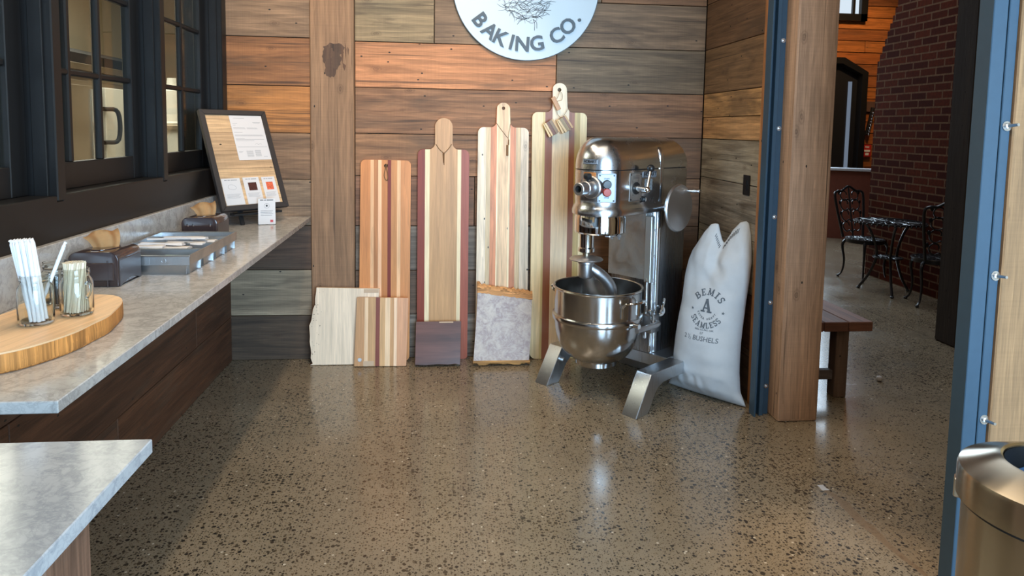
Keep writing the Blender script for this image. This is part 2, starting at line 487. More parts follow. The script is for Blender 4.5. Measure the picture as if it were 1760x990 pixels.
def smooth_path(pts, n=6):
    pts = [Vector(p) for p in pts]; out = []
    P = [pts[0]*2-pts[1]]+pts+[pts[-1]*2-pts[-2]]
    for i in range(1, len(P)-2):
        for k in range(n):
            t = k/n; a, b, c, d = P[i-1], P[i], P[i+1], P[i+2]
            out.append(0.5*((2*b)+(c-a)*t+(2*a-5*b+4*c-d)*t*t+(3*b-a-3*c+d)*t**3))
    out.append(pts[-1]); return out


def t_ball(c, r, seg=16):
    t = bmesh.new(); bmesh.ops.create_uvsphere(t, u_segments=seg, v_segments=max(6, seg//2), radius=1)
    s = Vector(r) if isinstance(r, (tuple, list)) else Vector((r, r, r))
    for v in t.verts: v.co = Vector((v.co.x*s.x, v.co.y*s.y, v.co.z*s.z))+Vector(c)
    return t


def t_cyl(p0, p1, r0, r1=None, seg=20):
    r1 = r0 if r1 is None else r1
    return t_tube([p0, p1], [r0, r1], seg)


def rot_to(d):
    return Vector(d).to_track_quat('Z', 'Y').to_matrix().to_4x4()


class MB:
    def __init__(s):
        s.bm = bmesh.new(); s.tl = s.bm.loops.layers.float_color.new('tint'); s.uv = s.bm.loops.layers.uv.new('UVMap')

    def add(s, t, tint=(0.5, 0.5, 0.5), grain=(0, 0, 1), mi=0, M=None, uvoff=None):
        g0 = Vector(grain).normalized()
        off = uvoff if uvoff is not None else (random.uniform(0, 40), random.uniform(0, 40))
        t.normal_update()
        mp = {}
        uvs = []
        for f in t.faces:
            n = f.normal; g = g0-n*n.dot(g0)
            if g.length < 0.15:
                g = Vector((1, 0, 0))-n*n.x
                if g.length < 0.15: g = Vector((0, 1, 0))-n*n.y
            g.normalize(); w = g.cross(n)
            uvs.append([(l.vert.co.dot(w)+off[0], l.vert.co.dot(g)+off[1]) for l in f.loops])
        for v in t.verts: mp[v] = s.bm.verts.new(M @ v.co if M else v.co)
        for f, u in zip(t.faces, uvs):
            try: nf = s.bm.faces.new([mp[v] for v in f.verts])
            except ValueError: continue
            nf.material_index = mi; nf.smooth = True
            for l, c in zip(nf.loops, u):
                l[s.tl] = (*tint, 1); l[s.uv].uv = c
        t.free(); return s

    def box(s, a, b, tint=(0.5, 0.5, 0.5), grain=(0, 0, 1), bev=0.0, mi=0, M=None, seg=1):
        return s.add(t_box(a, b, bev, seg), tint, grain, mi, M)

    def build(s, name, mats, parent=None, world=False, angle=35):
        me = bpy.data.meshes.new(name)
        if world and parent is not None:
            bmesh.ops.transform(s.bm, matrix=WM(parent).inverted(), verts=s.bm.verts[:])
        s.bm.to_mesh(me); s.bm.free()
        for m in (mats if isinstance(mats, (list, tuple)) else [mats]): me.materials.append(M[m] if isinstance(m, str) else m)
        me.set_sharp_from_angle(angle=radians(angle))
        o = bpy.data.objects.new(name, me); COL.objects.link(o)
        if parent is not None: o.parent = parent
        return o


def WM(o):
    m = Matrix.Translation(o.location) @ o.rotation_euler.to_matrix().to_4x4()
    return WM(o.parent) @ m if o.parent else m


def tag(o, label=None, cat=None, group=None, kind=None):
    if label: o['label'] = label
    if cat: o['category'] = cat
    if group: o['group'] = group
    if kind: o['kind'] = kind
    return o


def thing(name, label, cat, loc=(0, 0, 0), rotz=0.0, group=None, rot=None):
    o = bpy.data.objects.new(name, None); COL.objects.link(o); o.empty_display_size = 0.1
    o.location = loc; o.rotation_euler = rot if rot else (0, 0, rotz)
    return tag(o, label, cat, group)


def structure(o): o['kind'] = 'structure'; return o


def dup(root, loc=None, rot=None, label=None, group=None):
    r = root.copy(); COL.objects.link(r)
    if loc is not None: r.location = loc
    if rot is not None: r.rotation_euler = rot
    if label: r['label'] = label
    if group: r['group'] = group
    for ch in list(root.children):
        c = ch.copy(); COL.objects.link(c); c.parent = r
        for g in list(ch.children):
            d = g.copy(); COL.objects.link(d); d.parent = c
    return r


def t_text(body, size, depth=0.002, bold=0.0, align='CENTER'):
    cu = bpy.data.curves.new('t', 'FONT'); cu.body = body; cu.size = size; cu.extrude = depth/2; cu.offset = bold*size
    cu.align_x = align; cu.align_y = 'CENTER'; cu.resolution_u = 3
    ob = bpy.data.objects.new('t', cu); COL.objects.link(ob)
    dg = bpy.context.evaluated_depsgraph_get()
    me = bpy.data.meshes.new_from_object(ob.evaluated_get(dg))
    t = bmesh.new(); t.from_mesh(me)
    bpy.data.objects.remove(ob); bpy.data.curves.remove(cu); bpy.data.meshes.remove(me)
    t.normal_update(); return t


def frame_at(p, n, up=(0, 0, 1)):
    """matrix whose local z is n, local y as near to up as can be"""
    n = Vector(n).normalized(); x = Vector(up).cross(n).normalized(); y = n.cross(x)
    return Matrix(((x.x, y.x, n.x, p[0]), (x.y, y.y, n.y, p[1]), (x.z, y.z, n.z, p[2]), (0, 0, 0, 1)))


def clip(poly, c, keep_right):
    out = []
    for i, p in enumerate(poly):
        q = poly[(i+1) % len(poly)]
        ip = (p[0] >= c) if keep_right else (p[0] <= c); iq = (q[0] >= c) if keep_right else (q[0] <= c)
        if ip: out.append(p)
        if ip != iq:
            t = (c-p[0])/(q[0]-p[0]); out.append((c, p[1]+t*(q[1]-p[1])))
    return out


def round_poly(pts, rad, n=5):
    """rounds the corners of a closed polygon; rad is one radius or one per corner"""
    out = []; N = len(pts)
    for i, p in enumerate(pts):
        r = rad[i] if isinstance(rad, (list, tuple)) else rad
        p = Vector((*p, 0)); a = Vector((*pts[i-1], 0)); b = Vector((*pts[(i+1) % N], 0))
        if r <= 0: out.append((p.x, p.y)); continue
        da, db = (a-p).normalized(), (b-p).normalized()
        ang = da.angle(db); d = min(r/math.tan(ang/2), (a-p).length*0.49, (b-p).length*0.49); rr = d*math.tan(ang/2)
        c = p+(da+db).normalized()*(rr/sin(ang/2))
        s0, s1 = p+da*d-c, p+db*d-c
        for k in range(n+1):
            v = s0.lerp(s1, k/n).normalized()*rr+c
            out.append((v.x, v.y))
    return out

# ================================================================ the room
def planks(mb, rows, x0, x1, thick, plane, tints, joints, axis='x', gap=0.004, depth_jit=0.004, bev=0.002):
    """rows: z limits. plane: coordinate of the visible face. axis 'x': wall facing -y; 'y+': facing +x; 'y-': facing -x."""
    for i, (za, zb) in enumerate(zip(rows, rows[1:])):
        cuts = [x0]+[j for j in joints.get(i, []) if x0 < j < x1]+[x1]
        for k, (a, b) in enumerate(zip(cuts, cuts[1:])):
            tt = tints.get((i, k)) or random.choice(tints['any'])
            d = random.uniform(0, depth_jit)
            if axis == 'x': mb.box((a+gap/2, plane+d, za+gap/2), (b-gap/2, plane+thick, zb-gap/2), tt, (1, 0, 0), bev)
            elif axis == 'y+': mb.box((plane-thick, a+gap/2, za+gap/2), (plane-d, b-gap/2, zb-gap/2), tt, (0, 1, 0), bev)
            else: mb.box((plane+d, a+gap/2, za+gap/2), (plane+thick, b-gap/2, zb-gap/2), tt, (0, 1, 0), bev)


S_ = srgb
structure(MB().box((-6, -2.6, -0.05), (9.2, 12.2, 0.0)).build('floor', 'floor'))
structure(MB().box((-1.5, -2.6, 3.4), (3.45, 2.03, 3.5)).box((-1.5, 2.03, 3.4), (1.98, 4.6, 3.5)).box((1.96, -2.6, 5.4), (9.2, 12.2, 5.5)).build('ceiling', 'ceiling'))

# back wall: reclaimed planks either side of the timber post
mb = MB()
rowsR = [0, 0.289, 0.578, 0.868, 1.187, 1.455, 1.742, 2.026, 2.312, 2.60, 2.89, 3.18, 3.4]
dk = [S_(124, 88, 60), S_(114, 82, 58), S_(130, 94, 64), S_(106, 78, 56)]
planks(mb, rowsR, -0.557, 1.70, 0.03, 4.447, {
    'any': dk, (6, 0): S_(178, 120, 80), (6, 1): S_(112, 92, 70), (7, 0): S_(134, 112, 82), (7, 1): S_(122, 96, 72), (8, 0): S_(120, 96, 70),
    (5, 0): S_(130, 92, 64), (4, 0): S_(134, 96, 66), (3, 0): S_(114, 80, 58), (2, 0): S_(104, 92, 80), (1, 0): S_(94, 74, 58), (0, 0): S_(120, 110, 98)},
    {6: [0.716], 7: [-0.065], 4: [1.2], 3: [0.2], 2: [0.9], 8: [1.0]})
rowsL = [0, 0.289, 0.585, 0.868, 1.16, 1.45, 1.742, 2.038, 2.33, 2.62, 2.91, 3.2, 3.4]
planks(mb, rowsL, -1.36, -0.80, 0.03, 4.447, {
    'any': dk, (0, 0): S_(72, 56, 42), (1, 0): S_(132, 114, 92), (2, 0): S_(88, 64, 48), (3, 0): S_(134, 108, 84), (4, 0): S_(126, 94, 68),
    (5, 0): S_(164, 106, 56), (6, 0): S_(134, 88, 54), (7, 0): S_(124, 96, 72), (8, 0): S_(110, 86, 66)}, {})
mb.box((-1.6, 4.478, 0), (2.0, 4.60, 3.4), S_(20, 16, 12))
structure(mb.build('wall_back', 'plank'))

mb = MB().box((-0.829, 4.432, 0), (-0.559, 4.53, 3.4), S_(136, 102, 74), bev=0.006)
post = structure(mb.build('trim_1', 'timber'))
# dark oil stain on the post
rng = random.Random(3)
mb = MB()
for cx, cz, rx, rz in ((575, 84, 17, 10), (566, 97, 11, 14), (569, 117, 10, 15), (578, 103, 8, 14)):
    c = at_y(cx, cz, 4.431); pts = []
    for k in range(22):
        a = 2*pi*k/22; q = 1+rng.uniform(-0.16, 0.16)
        pts.append((c.x+rx/267*cos(a)*q, c.z+rz/267*sin(a)*q))
    t = bmesh.new(); t.faces.new([t.verts.new((x, 4.4314-0.0001*len(mb.bm.faces), z)) for x, z in pts])
    mb.add(t, S_(84, 60, 44))
for x, y0, y1, w in ((588, 78, 112, 2.2), (594, 74, 105, 1.4), (598, 80, 96, 1.6), (591, 108, 122, 3.5)):
    a, b = at_y(x, y0, 4.4305), at_y(x, y1, 4.4305); w /= 267
    t = bmesh.new(); t.faces.new([t.verts.new(p) for p in ((a.x-w/2, 4.4305, a.z), (a.x+w, 4.4305, (a.z*2+b.z)/3), (b.x+w/3, 4.4305, b.z), (b.x-w/2, 4.4305, (a.z+b.z)/2))])
    mb.add(t, S_(92, 62, 42))
tag(mb.build('oil_stain', 'timber', post), 'dark oil stain')

# left wall below the counter
mb = MB()
planks(mb, [0, 0.285, 0.57, 0.90], -2.5, 4.44, 0.03, -1.325, {'any': [S_(80, 50, 32), S_(86, 54, 34), S_(72, 46, 32)], (0, 0): S_(74, 44, 32)},
       {0: [1.2, 2.9], 1: [0.6, 2.2, 3.82], 2: [1.5, 3.2]}, 'y+')
mb.box((-1.46, -2.5, 0), (-1.355, 4.47, 0.9), S_(30, 20, 14))
mb2 = mb
wl = structure(mb2.build('wall_left', 'plank'))
# upper window wall, painted black: apron, posts, head
mb = MB()
mb.box((-1.47, -2.5, 0.90), (-1.33, 4.445, 1.222), bev=0.003)
mb.box((-1.47, -2.5, 2.95), (-1.33, 4.445, 3.4), bev=0.003)
PITCH_W = 0.9155
for i in range(-1, 3):
    y = 2.53+PITCH_W*(i-0)
    y1 = y+0.055 if i < 2 else 4.446
    mb.box((-1.47, y, 1.222), (-1.328, y1, 2.95), bev=0.004)
    mb.box((-1.40, y-0.012, 1.222), (-1.355, y, 2.95), bev=0.002)
mb.box((-1.47, -2.5, 1.222), (-1.33, 0.70, 2.95))
structure(mb.build('trim_2', 'black_paint'))

for n, i in ((1, -1), (2, 0), (3, 1)):
    y0 = 2.585+PITCH_W*i; y1 = 2.53+PITCH_W*(i+1)
    w = thing('window_%d' % n, None, None, (-1.42, y0, 1.222)); w['kind'] = 'structure'
    mb = MB()
    g0, g1 = -0.008, 0.76                              # glass limits along y, from y0
    mb.box((-0.04, -0.05, 0.02), (0.0, g0, 1.72), bev=0.003)
    mb.box((-0.04, g1, 0.02), (0.0, 0.852, 1.72), bev=0.003)
    mb.box((-0.04, g0, 0.02), (-0.001, g1, 0.123), bev=0.003)
    mb.box((-0.04, g0, 1.50), (-0.001, g1, 1.72), bev=0.003)
    mb.build('sash', 'black_paint', w)
    mb = MB()
    for q in (0.24, 0.482):
        mb.box((-0.034, q-0.014, 0.12), (-0.004, q+0.014, 1.52), bev=0.006)
    for q in (0.465, 0.808, 1.15):
        mb.box((-0.0325, g0, q-0.012), (-0.0055, g1, q+0.012), bev=0.0055)
    mb.build('muntin', 'black_paint', w)
    mb = MB().box((-0.05, -0.02, -0.01), (0.09, 0.86, 0.02), bev=0.004)
    mb.build('sill', 'black_paint', w)
    mb = MB().box((-0.020, g0-0.01, 0.10), (-0.017, g1+0.01, 1.53))
    mb.build('pane', 'pane', w)

# wall behind the camera with the glazed shopfront that lets the daylight in
mb = MB()
mb.box((-1.5, -2.62, 0), (0.10, -2.5, 3.4)).box((3.2, -2.62, 0), (3.4, -2.5, 3.4)).box((0.10, -2.62, 3.05), (3.2, -2.5, 3.4)).box((0.10, -2.62, 0), (3.2, -2.5, 0.15))
structure(mb.build('wall_front', 'ceiling'))
mb = MB()
for x in (0.13, 1.15, 2.17, 3.17): mb.box((x-0.03, -2.54, 0.15), (x+0.03, -2.44, 3.05))
for z in (0.17, 2.2, 3.03): mb.box((0.10, -2.53, z-0.035), (3.2, -2.45, z+0.035))
structure(mb.build('window_4', 'black_paint'))

# right wall between shop and hall
mb = MB()
rowsW = [0, 0.29, 0.60, 0.90, 1.205, 1.455, 1.593, 1.745, 2.03, 2.32, 2.6, 2.9, 3.2, 3.4]
gr = S_(150, 138, 118)
planks(mb, rowsW, 3.60, 4.445, 0.03, 1.70, {'any': [S_(120, 92, 68), S_(108, 84, 64)], 0: 0, (8, 0): S_(112, 84, 60), (7, 0): S_(126, 98, 70), (6, 0): S_(186, 144, 96),
       (5, 0): S_(180, 138, 94), (4, 0): gr, (3, 0): S_(142, 130, 112), (2, 0): S_(150, 138, 118), (1, 0): S_(96, 66, 50), (0, 0): S_(90, 72, 58)}, {}, 'y-', depth_jit=0.003)
mb.box((1.732, 3.46, 0), (1.958, 4.47, 3.4), S_(60, 48, 38))
mb.box((1.695, 3.47, 0), (1.74, 3.60, 3.4), S_(176, 120, 74), bev=0.003)
structure(mb.build('wall_right', 'plank'))
mb = MB().box((3.3, -2.6, 0), (3.45, 2.0, 3.4), S_(180, 150, 110)).box((2.02, 1.96, 0), (3.45, 2.03, 3.4), S_(180, 150, 110)).box((1.66, 1.96, 3.0), (1.958, 3.46, 5.5), S_(120, 92, 68)).box((1.96, -2.6, 3.4), (2.0, 12, 5.5), S_(120, 92, 68)).box((1.962, 3.63, 0), (1.980, 12.0, 3.4), S_(120, 92, 68))
structure(mb.build('wall_hall_side', 'plank'))

# timber posts either side of the doorway
mb = MB().box((1.738, 3.33, 0), (1.958, 3.62, 3.4), S_(178, 140, 110), bev=0.014, seg=2)
structure(mb.build('trim_3', 'timber'))
mb = MB().box((1.724, 1.955, 0), (2.02, 2.03, 3.4), S_(142, 108, 74), bev=0.004)
structure(mb.build('trim_4', 'timber'))


def bolt_bm(p, n, r=0.011, L=0.03):
    mbb = MB(); R = frame_at(p, n)
    mbb.add(t_lathe([(0, 0), (r*1.7, 0), (r*1.7, 0.003), (r, 0.003), (r, 0.009), (r*0.55, 0.010), (r*0.5, L), (0, L)], 12), M=R)
    return mbb


col = thing('steel_column', 'blue grey painted steel channel column with bolts beside the brown timber post', 'column', (1.69, 3.43, 0)); col['kind'] = 'structure'
mb = MB()
mb.box((1.644, 3.40, 0), (1.652, 3.462, 3.4), bev=0.0015)
mb.box((1.652, 3.452, 0), (1.738, 3.460, 3.4))
mb.box((1.679, 3.418, 0), (1.700, 3.452, 3.4), bev=0.0015)
mb.box((1.705, 3.440, 0), (1.738, 3.452, 3.4), bev=0.0015)
mb.build('channel', 'blue_steel', col, world=True)
for x, y in ((1354, 70), (1345.5, 221), (1338, 373), (1326, 663), (1332, 520)):
    p = at_y(x, y, 3.44); bolt_bm((min(max(p.x, 1.712), 1.722), 3.44, p.z), (0, -1, 0), 0.007, 0.014).build('bolt', 'bolt', col, world=True)
col = thing('steel_column', 'blue painted steel doorway column behind the round metal bin', 'column', (1.69, 2.0, 0)); col['kind'] = 'structure'
mb = MB()
mb.box((1.644, 1.970, 0), (1.691, 2.030, 3.4), bev=0.002)
mb.box((1.6925, 1.967, 0), (1.724, 2.030, 3.4), bev=0.002)
mb.build('channel', 'blue_steel', col, world=True)
for x, y in ((1730, 217), (1711, 474), (1692, 721)):
    p = at_y(x, y, 1.967); bolt_bm((min(p.x, 1.712), 1.967, p.z), (0, -1, 0.1), 0.009, 0.045).build('bolt', 'bolt', col, world=True)

# ---------------------------------------------------------------- hall beyond the doorway
mb = MB()
z = 0.0; rows = []
while z < 5.5: rows.append(z); z += 0.19
planks(mb, rows, 1.98, 9.2, 0.03, 11.0, {'any': [S_(170, 104, 52), S_(158, 92, 46), S_(182, 112, 58), S_(140, 84, 46)]}, {i: [random.uniform(6.6, 7.3)] for i in range(0, 30, 3)}, depth_jit=0.012, gap=0.012)
mb.box((1.9, 11.035, 0), (9.2, 11.2, 5.5), S_(14, 9, 6))
structure(mb.build('wall_hall_end', 'siding'))
structure(MB().box((9.1, -2.6, 0), (9.25, 12.2, 5.5), S_(90, 60, 40)).box((2.2, -2.62, 0), (9.2, -2.5, 5.5), S_(90, 60, 40)).build('wall_hall_far_side', 'siding'))

# stepped brick chimney breast
mb = MB()
prof = [(3.2, 0), (6.955, 0), (6.955, 2.264)]
zz, yy = 2.264, 6.955
while yy > 6.45:
    yy -= 0.0345; prof.append((yy, zz)); zz += 0.0735; prof.append((yy, zz))
prof += [(yy, 5.4), (3.2, 5.4)]
mb.add(t_prism(prof, 4.53, 5.2, axes='yzx'), (0.5, 0.5, 0.5), (0, 1, 0), uvoff=(0, 0))
for f in mb.bm.faces:                                       # lay the courses level on every face
    n = f.normal if f.normal.length else (f.normal_update() or f.normal)
    f.normal_update(); n = f.normal
    for l in f.loops:
        c = l.vert.co; l[mb.uv].uv = ((c.y, c.z) if abs(n.x) > 0.5 else (c.x, c.z) if abs(n.y) > 0.5 else (c.x, c.y))
structure(mb.build('wall_chimney', 'brick'))

# dark timber post hiding the right end of the brick
mb = MB().box((3.62, 4.47, 0), (3.95, 4.675, 5.4), S_(58, 50, 44), bev=0.008)
structure(mb.build('trim_5', 'timber'))

M['dim_glass'] = emit('dim daylight in door glass', (0.6, 0.75, 1.0), 0.22)
# black arched door in the siding
Yh = 10.95
d = thing('door_1', None, None, at_y(1440, 300, Yh)); d['kind'] = 'structure'
A = at_y(1475, 280, Yh); B = at_y(1478, 125, Yh); Cc = at_y(1440, 102, Yh)
xr, ztop, zsh, xl = A.x, Cc.z+0.02, B.z, A.x-1.15
w = 0.10
outer = [(xl, 0), (xr, 0), (xr, zsh), (xr-0.42, ztop), (xl+0.42, ztop), (xl, zsh)]
inner = [(xl+w, 0.0), (xr-w, 0.0), (xr-w, zsh-0.04), (xr-0.45, ztop-w), (xl+0.45, ztop-w), (xl+w, zsh-0.04)]
mb = MB()
for i in range(1, 6):
    j = (i+1) % 6
    quad = [outer[i], outer[j], inner[j], inner[i]]
    mb.add(t_prism(quad, Yh-0.14, Yh+0.05, axes='xzy'))
mb.build('door_frame', 'black_paint', d, world=True)
MB().add(t_prism(inner, Yh, Yh+0.03, axes='xzy')).build('door_leaf', 'black_plastic', d, world=True)
p, q = at_y(1456, 150, Yh-0.03), at_y(1462, 265, Yh-0.03)
MB().box((xr-w-0.16, Yh-0.02, 0.55), (xr-w-0.10, Yh-0.005, zsh-0.15)).build('door_glazing', 'dim_glass', d, world=True)

# small high window in the siding
p0, p1 = at_y(1405, 37, Yh), at_y(1487, 37, Yh)
w5 = thing('window_5', None, None, (p1.x, Yh, p1.z)); w5['kind'] = 'structure'
mb = MB()
xa, xb, za, zb = p1.x-0.95, p1.x, p1.z, p1.z+1.2
f = 0.11
mb.box((xa, Yh-0.06, za), (xb, Yh+0.04, za+f)).box((xa, Yh-0.06, zb-f), (xb, Yh+0.04, zb)).box((xa, Yh-0.06, za), (xa+f, Yh+0.04, zb)).box((xb-f, Yh-0.06, za), (xb, Yh+0.04, zb))
mb.box((xb-f-0.13, Yh-0.03, za), (xb-f-0.09, Yh+0.02, zb))
mb.build('window_frame', 'black_paint', w5, world=True)
MB().box((xa+f, Yh+0.02, za+f), (xb-f, Yh+0.03, zb-f)).build('pane', 'day_glass', w5, world=True)

# ---------------------------------------------------------------- kitchen behind the left windows
mb = MB()
mb.box((-4.6, 0.5, 0), (-4.5, 11.5, 3.4)).box((-4.6, 11.4, 0), (-1.47, 11.5, 3.4)).box((-4.6, 0.4, 0), (-1.47, 0.5, 3.4)).box((-1.47, 4.6, 0), (-1.40, 11.5, 3.4)).box((-4.6, 0.4, 3.4), (-1.47, 11.5, 3.5))
structure(mb.build('wall_kitchen', 'plaster'))

# ================================================================ kitchen things seen through the glass
XK = -3.3
a, b = at_x(100, 78, XK), at_x(232, 130, XK)
h = thing('extractor_hood', 'dark extractor hood seen through the middle window', 'hood', (XK, (a.y+b.y)/2, b.z))
mb = MB()
pr = [(XK-0.9, b.z), (XK, b.z), (XK, b.z+0.12), (XK-0.25, a.z+0.05), (XK-0.9, a.z+0.05)]
mb.add(t_prism(pr, a.y-0.5, b.y+0.6, axes='xzy'))
mb.build('hood_shell', 'hood', h, world=True)
MB().box((XK-0.9, a.y-0.5, b.z-0.03), (XK+0.015, b.y+0.6, b.z+0.03), bev=0.004).build('rim', 'kitchen_steel', h, world=True)
mb = MB().box((XK-0.6, a.y+0.3, a.z+0.05), (XK-0.3, a.y+0.6, 3.3)); mb.build('duct', 'hood', h, world=True)

# tall steel oven cabinet with black handle
p0, p1 = at_x(118, 250, XK), at_x(226, 250, XK)
c = thing('oven_cabinet', 'tall brownish steel oven cabinet with black bow handle behind the middle window', 'oven', (XK-0.4, (p0.y+p1.y)/2, 0))
ym = at_x(176, 200, XK).y; zt = at_x(150, 138, XK).z
MB().box((XK-0.8, p0.y-0.15, 0.05), (XK-0.02, p1.y+0.3, zt), bev=0.01).build('body', 'kitchen_steel', c, world=True)
dd = MB().box((XK-0.02, p0.y-0.1, 0.35), (XK+0.02, ym-0.03, zt-0.05), bev=0.006).build('door', 'kitchen_steel', c, world=True)
hx = at_x(158, 200, XK).y
mb = MB()
mb.box((XK+0.02, hx-0.06, 0.5), (XK+0.035, hx+0.06, zt-0.08))
for i in range(9): mb.add(t_ball((XK+0.037, hx, 0.6+i*0.13), 0.012, 8))
tag(mb.build('hinge_strip', 'bolt', dd, world=True), 'riveted hinge strip')
d2 = MB().box((XK-0.02, ym+0.03, 0.35), (XK+0.02, p1.y+0.25, zt-0.05), bev=0.006).build('door', 'white_plastic', c, world=True)
hy = at_x(203, 200, XK+0.1).y; z0, z1 = at_x(203, 245, XK+0.1).z, at_x(203, 188, XK+0.1).z
mb = MB().add(t_tube(smooth_path([(XK+0.02, hy-0.12, z0), (XK+0.10, hy, z0+0.03), (XK+0.10, hy, z1-0.03), (XK+0.02, hy-0.12, z1)], 5), 0.022, 10))
mb.build('handle', 'black_plastic', d2, world=True)

XK2 = -2.9
p = at_x(298, 215, XK2)
bn = thing('plastic_tub', 'white plastic tub upside down behind the farthest window', 'tub', (XK2, p.y, p.z))
k = 0.20
MB().add(t_lathe([(k, 0), (k*1.05, 0.02), (k*0.9, 0.04), (k*0.78, 0.36), (k*0.3, 0.40), (k*0.25, 0.5), (0, 0.5)], 20)).build('tub_shell', 'white_plastic', bn)
ct = thing('prep_counter', 'kitchen prep counter with pale front behind the farthest window', 'counter', (XK2-0.3, p.y+0.2, 0))
MB().box((XK2-0.32, p.y-0.35, p.z-0.05), (XK2+0.35, p.y+2.0, p.z), bev=0.005).build('top', 'kitchen_steel', ct, world=True)
MB().box((XK2-0.28, p.y-0.30, 0.0), (XK2+0.30, p.y+1.9, p.z-0.05)).build('body', 'white_plastic', ct, world=True)

q = at_x(3, 262, -2.6)
lp = thing('flame_reflection', 'glowing orange flame burner behind the nearest window', 'reflection', (-2.6, q.y, q.z-0.1))  # added object standing in for a fire reflection in the glass
MB().add(t_lathe([(0.0, 0), (0.07, 0), (0.07, 0.03), (0.03, 0.05), (0, 0.05)], 16)).add(t_cyl((0, 0, -q.z+0.1), (0, 0, 0), 0.03)).build('reflection_stand', 'hood', lp)
mb = MB()
for dx, dz, s in ((0, 0.05, 1.0), (0.0, 0.30, 0.5)):
    mb.add(t_lathe([(0, 0), (0.03*s, 0.03*s), (0.035*s, 0.08*s), (0.02*s, 0.15*s), (0, 0.22*s)], 10), M=Matrix.Translation((dx, 0, dz)))
mb.build('flame', 'flame', lp)  # glowing shape that draws the reflected fire

# ================================================================ counter along the windows
ZC = 0.927
mb = MB().add(t_prism([(-1.325, 1.463), (-0.785, 1.463), (-0.829, 4.43), (-0.835, 4.443), (-1.325, 4.443)], ZC-0.027, ZC, 0.002))
ctr = thing('window_counter', 'long grey veined marble counter under the black windows', 'counter', (-1.07, 2.95, 0.9))
mb.build('countertop', 'marble', ctr, world=True)
mb = MB().box((-1.329, 1.463, ZC), (-1.305, 4.443, 1.088), bev=0.002)
mb.build('backsplash', 'marble', ctr, world=True)
for y in (1.62, 2.5, 3.4, 4.25):
    mb = MB().add(t_prism([(-1.325, 0.55), (-1.30, 0.55), (-0.98, 0.87), (-0.98, 0.9), (-1.325, 0.9)], y-0.02, y+0.02, axes='xzy'))
    mb.build('bracket', 'black_paint', ctr, world=True)

# second marble topped table end, lower left
tb = thing('pickup_table', 'white marble topped table with wooden panelled base at near left', 'table', (-0.9, 0.6, 0))
MB().box((-1.28, -0.4, 0.872), (-0.548, 1.333, 0.90), bev=0.002).build('tabletop', 'marble_white', tb, world=True)
mb = MB()
cols = [S_(98, 66, 44), S_(108, 70, 46), S_(90, 62, 44)]
zz = [0, 0.29, 0.58, 0.872]
for i in range(3): mb.box((-1.24, -0.36, zz[i]+0.002), (-0.632, 1.205, zz[i+1]-0.002), cols[i], (0, 1, 0), 0.002)
mb.build('base_panel', 'plank', tb, world=True)
mb = MB().box((-0.66, 1.085, 0), (-0.612, 1.225, 0.872), S_(112, 82, 64), bev=0.004)
tag(mb.build('corner_board', 'plank', tb, world=True), 'weathered corner board')

# ---------------------------------------------------------------- live edge serving slab, jars, straws
slab = thing('live_edge_slab', 'thick round slice of pale wood with bark edge under the glass jars', 'wood slab', (-1.045, 1.90, ZC+0.0005))
cx, cy = -1.045, 1.90
rng = random.Random(5)
base = []
N = 64
for i in range(N):
    a = 2*pi*i/N
    r = (abs(cos(a)/0.142)**2.3+abs(sin(a)/0.29)**2.3)**(-1/2.3)
    r *= 1+0.018*sin(3*a+1)+0.012*sin(7*a)
    base.append((r*cos(a), r*sin(a)))
top = [(x, y) for x, y in base]
mb = MB()
H = 0.05
mb.add(t_loft([[(x*0.97, y*0.97, 0) for x, y in base], [(x, y, 0.006) for x, y in base],
               [(x*(1+0.012*rng.uniform(-1, 1)), y*(1+0.012*rng.uniform(-1, 1)), 0.025) for x, y in base],
               [(x*0.995, y*0.995, H-0.004) for x, y in base]], True, True), S_(190, 128, 66), (0, 0, 1))
mb.build('bark_edge', 'bark', slab, angle=50)
mb = MB().add(t_prism([(x*0.992, y*0.992) for x, y in base], H-0.004, H, 0.0), S_(222, 182, 138), (0.2, 0.98, 0))
tag(mb.build('cut_face', 'board', slab), 'smooth pale cut face')


def make_jar(h=0.125, r=0.040, handle=False):
    t = thing('mason_jar', None, 'jar')
    prof = [(0, 0.002), (r*0.80, 0.0), (r*0.97, 0.006), (r, 0.02), (r, h*0.66), (r*0.95, h*0.75), (r*0.80, h*0.83), (r*0.80, h*0.87), (r*0.84, h*0.89),
            (r*0.80, h*0.91), (r*0.84, h*0.94), (r*0.80, h*0.96), (r*0.82, h), (r*0.76, h), (r*0.745, h*0.84), (r*0.89, h*0.74), (r*0.94, h*0.65), (r*0.94, 0.02), (r*0.85, 0.010), (0, 0.008)]
    MB().add(t_lathe(prof, 36)).build('jar_glass', 'glass', t, angle=60)
    if handle:
        MB().add(t_tube(smooth_path([(r*0.98, 0, h*0.72), (r*1.26, 0, h*0.70), (r*1.28, 0, h*0.52), (r*1.0, 0, h*0.40)], 6), 0.0045, 8)).build('handle', 'glass', t, angle=60)
    return t


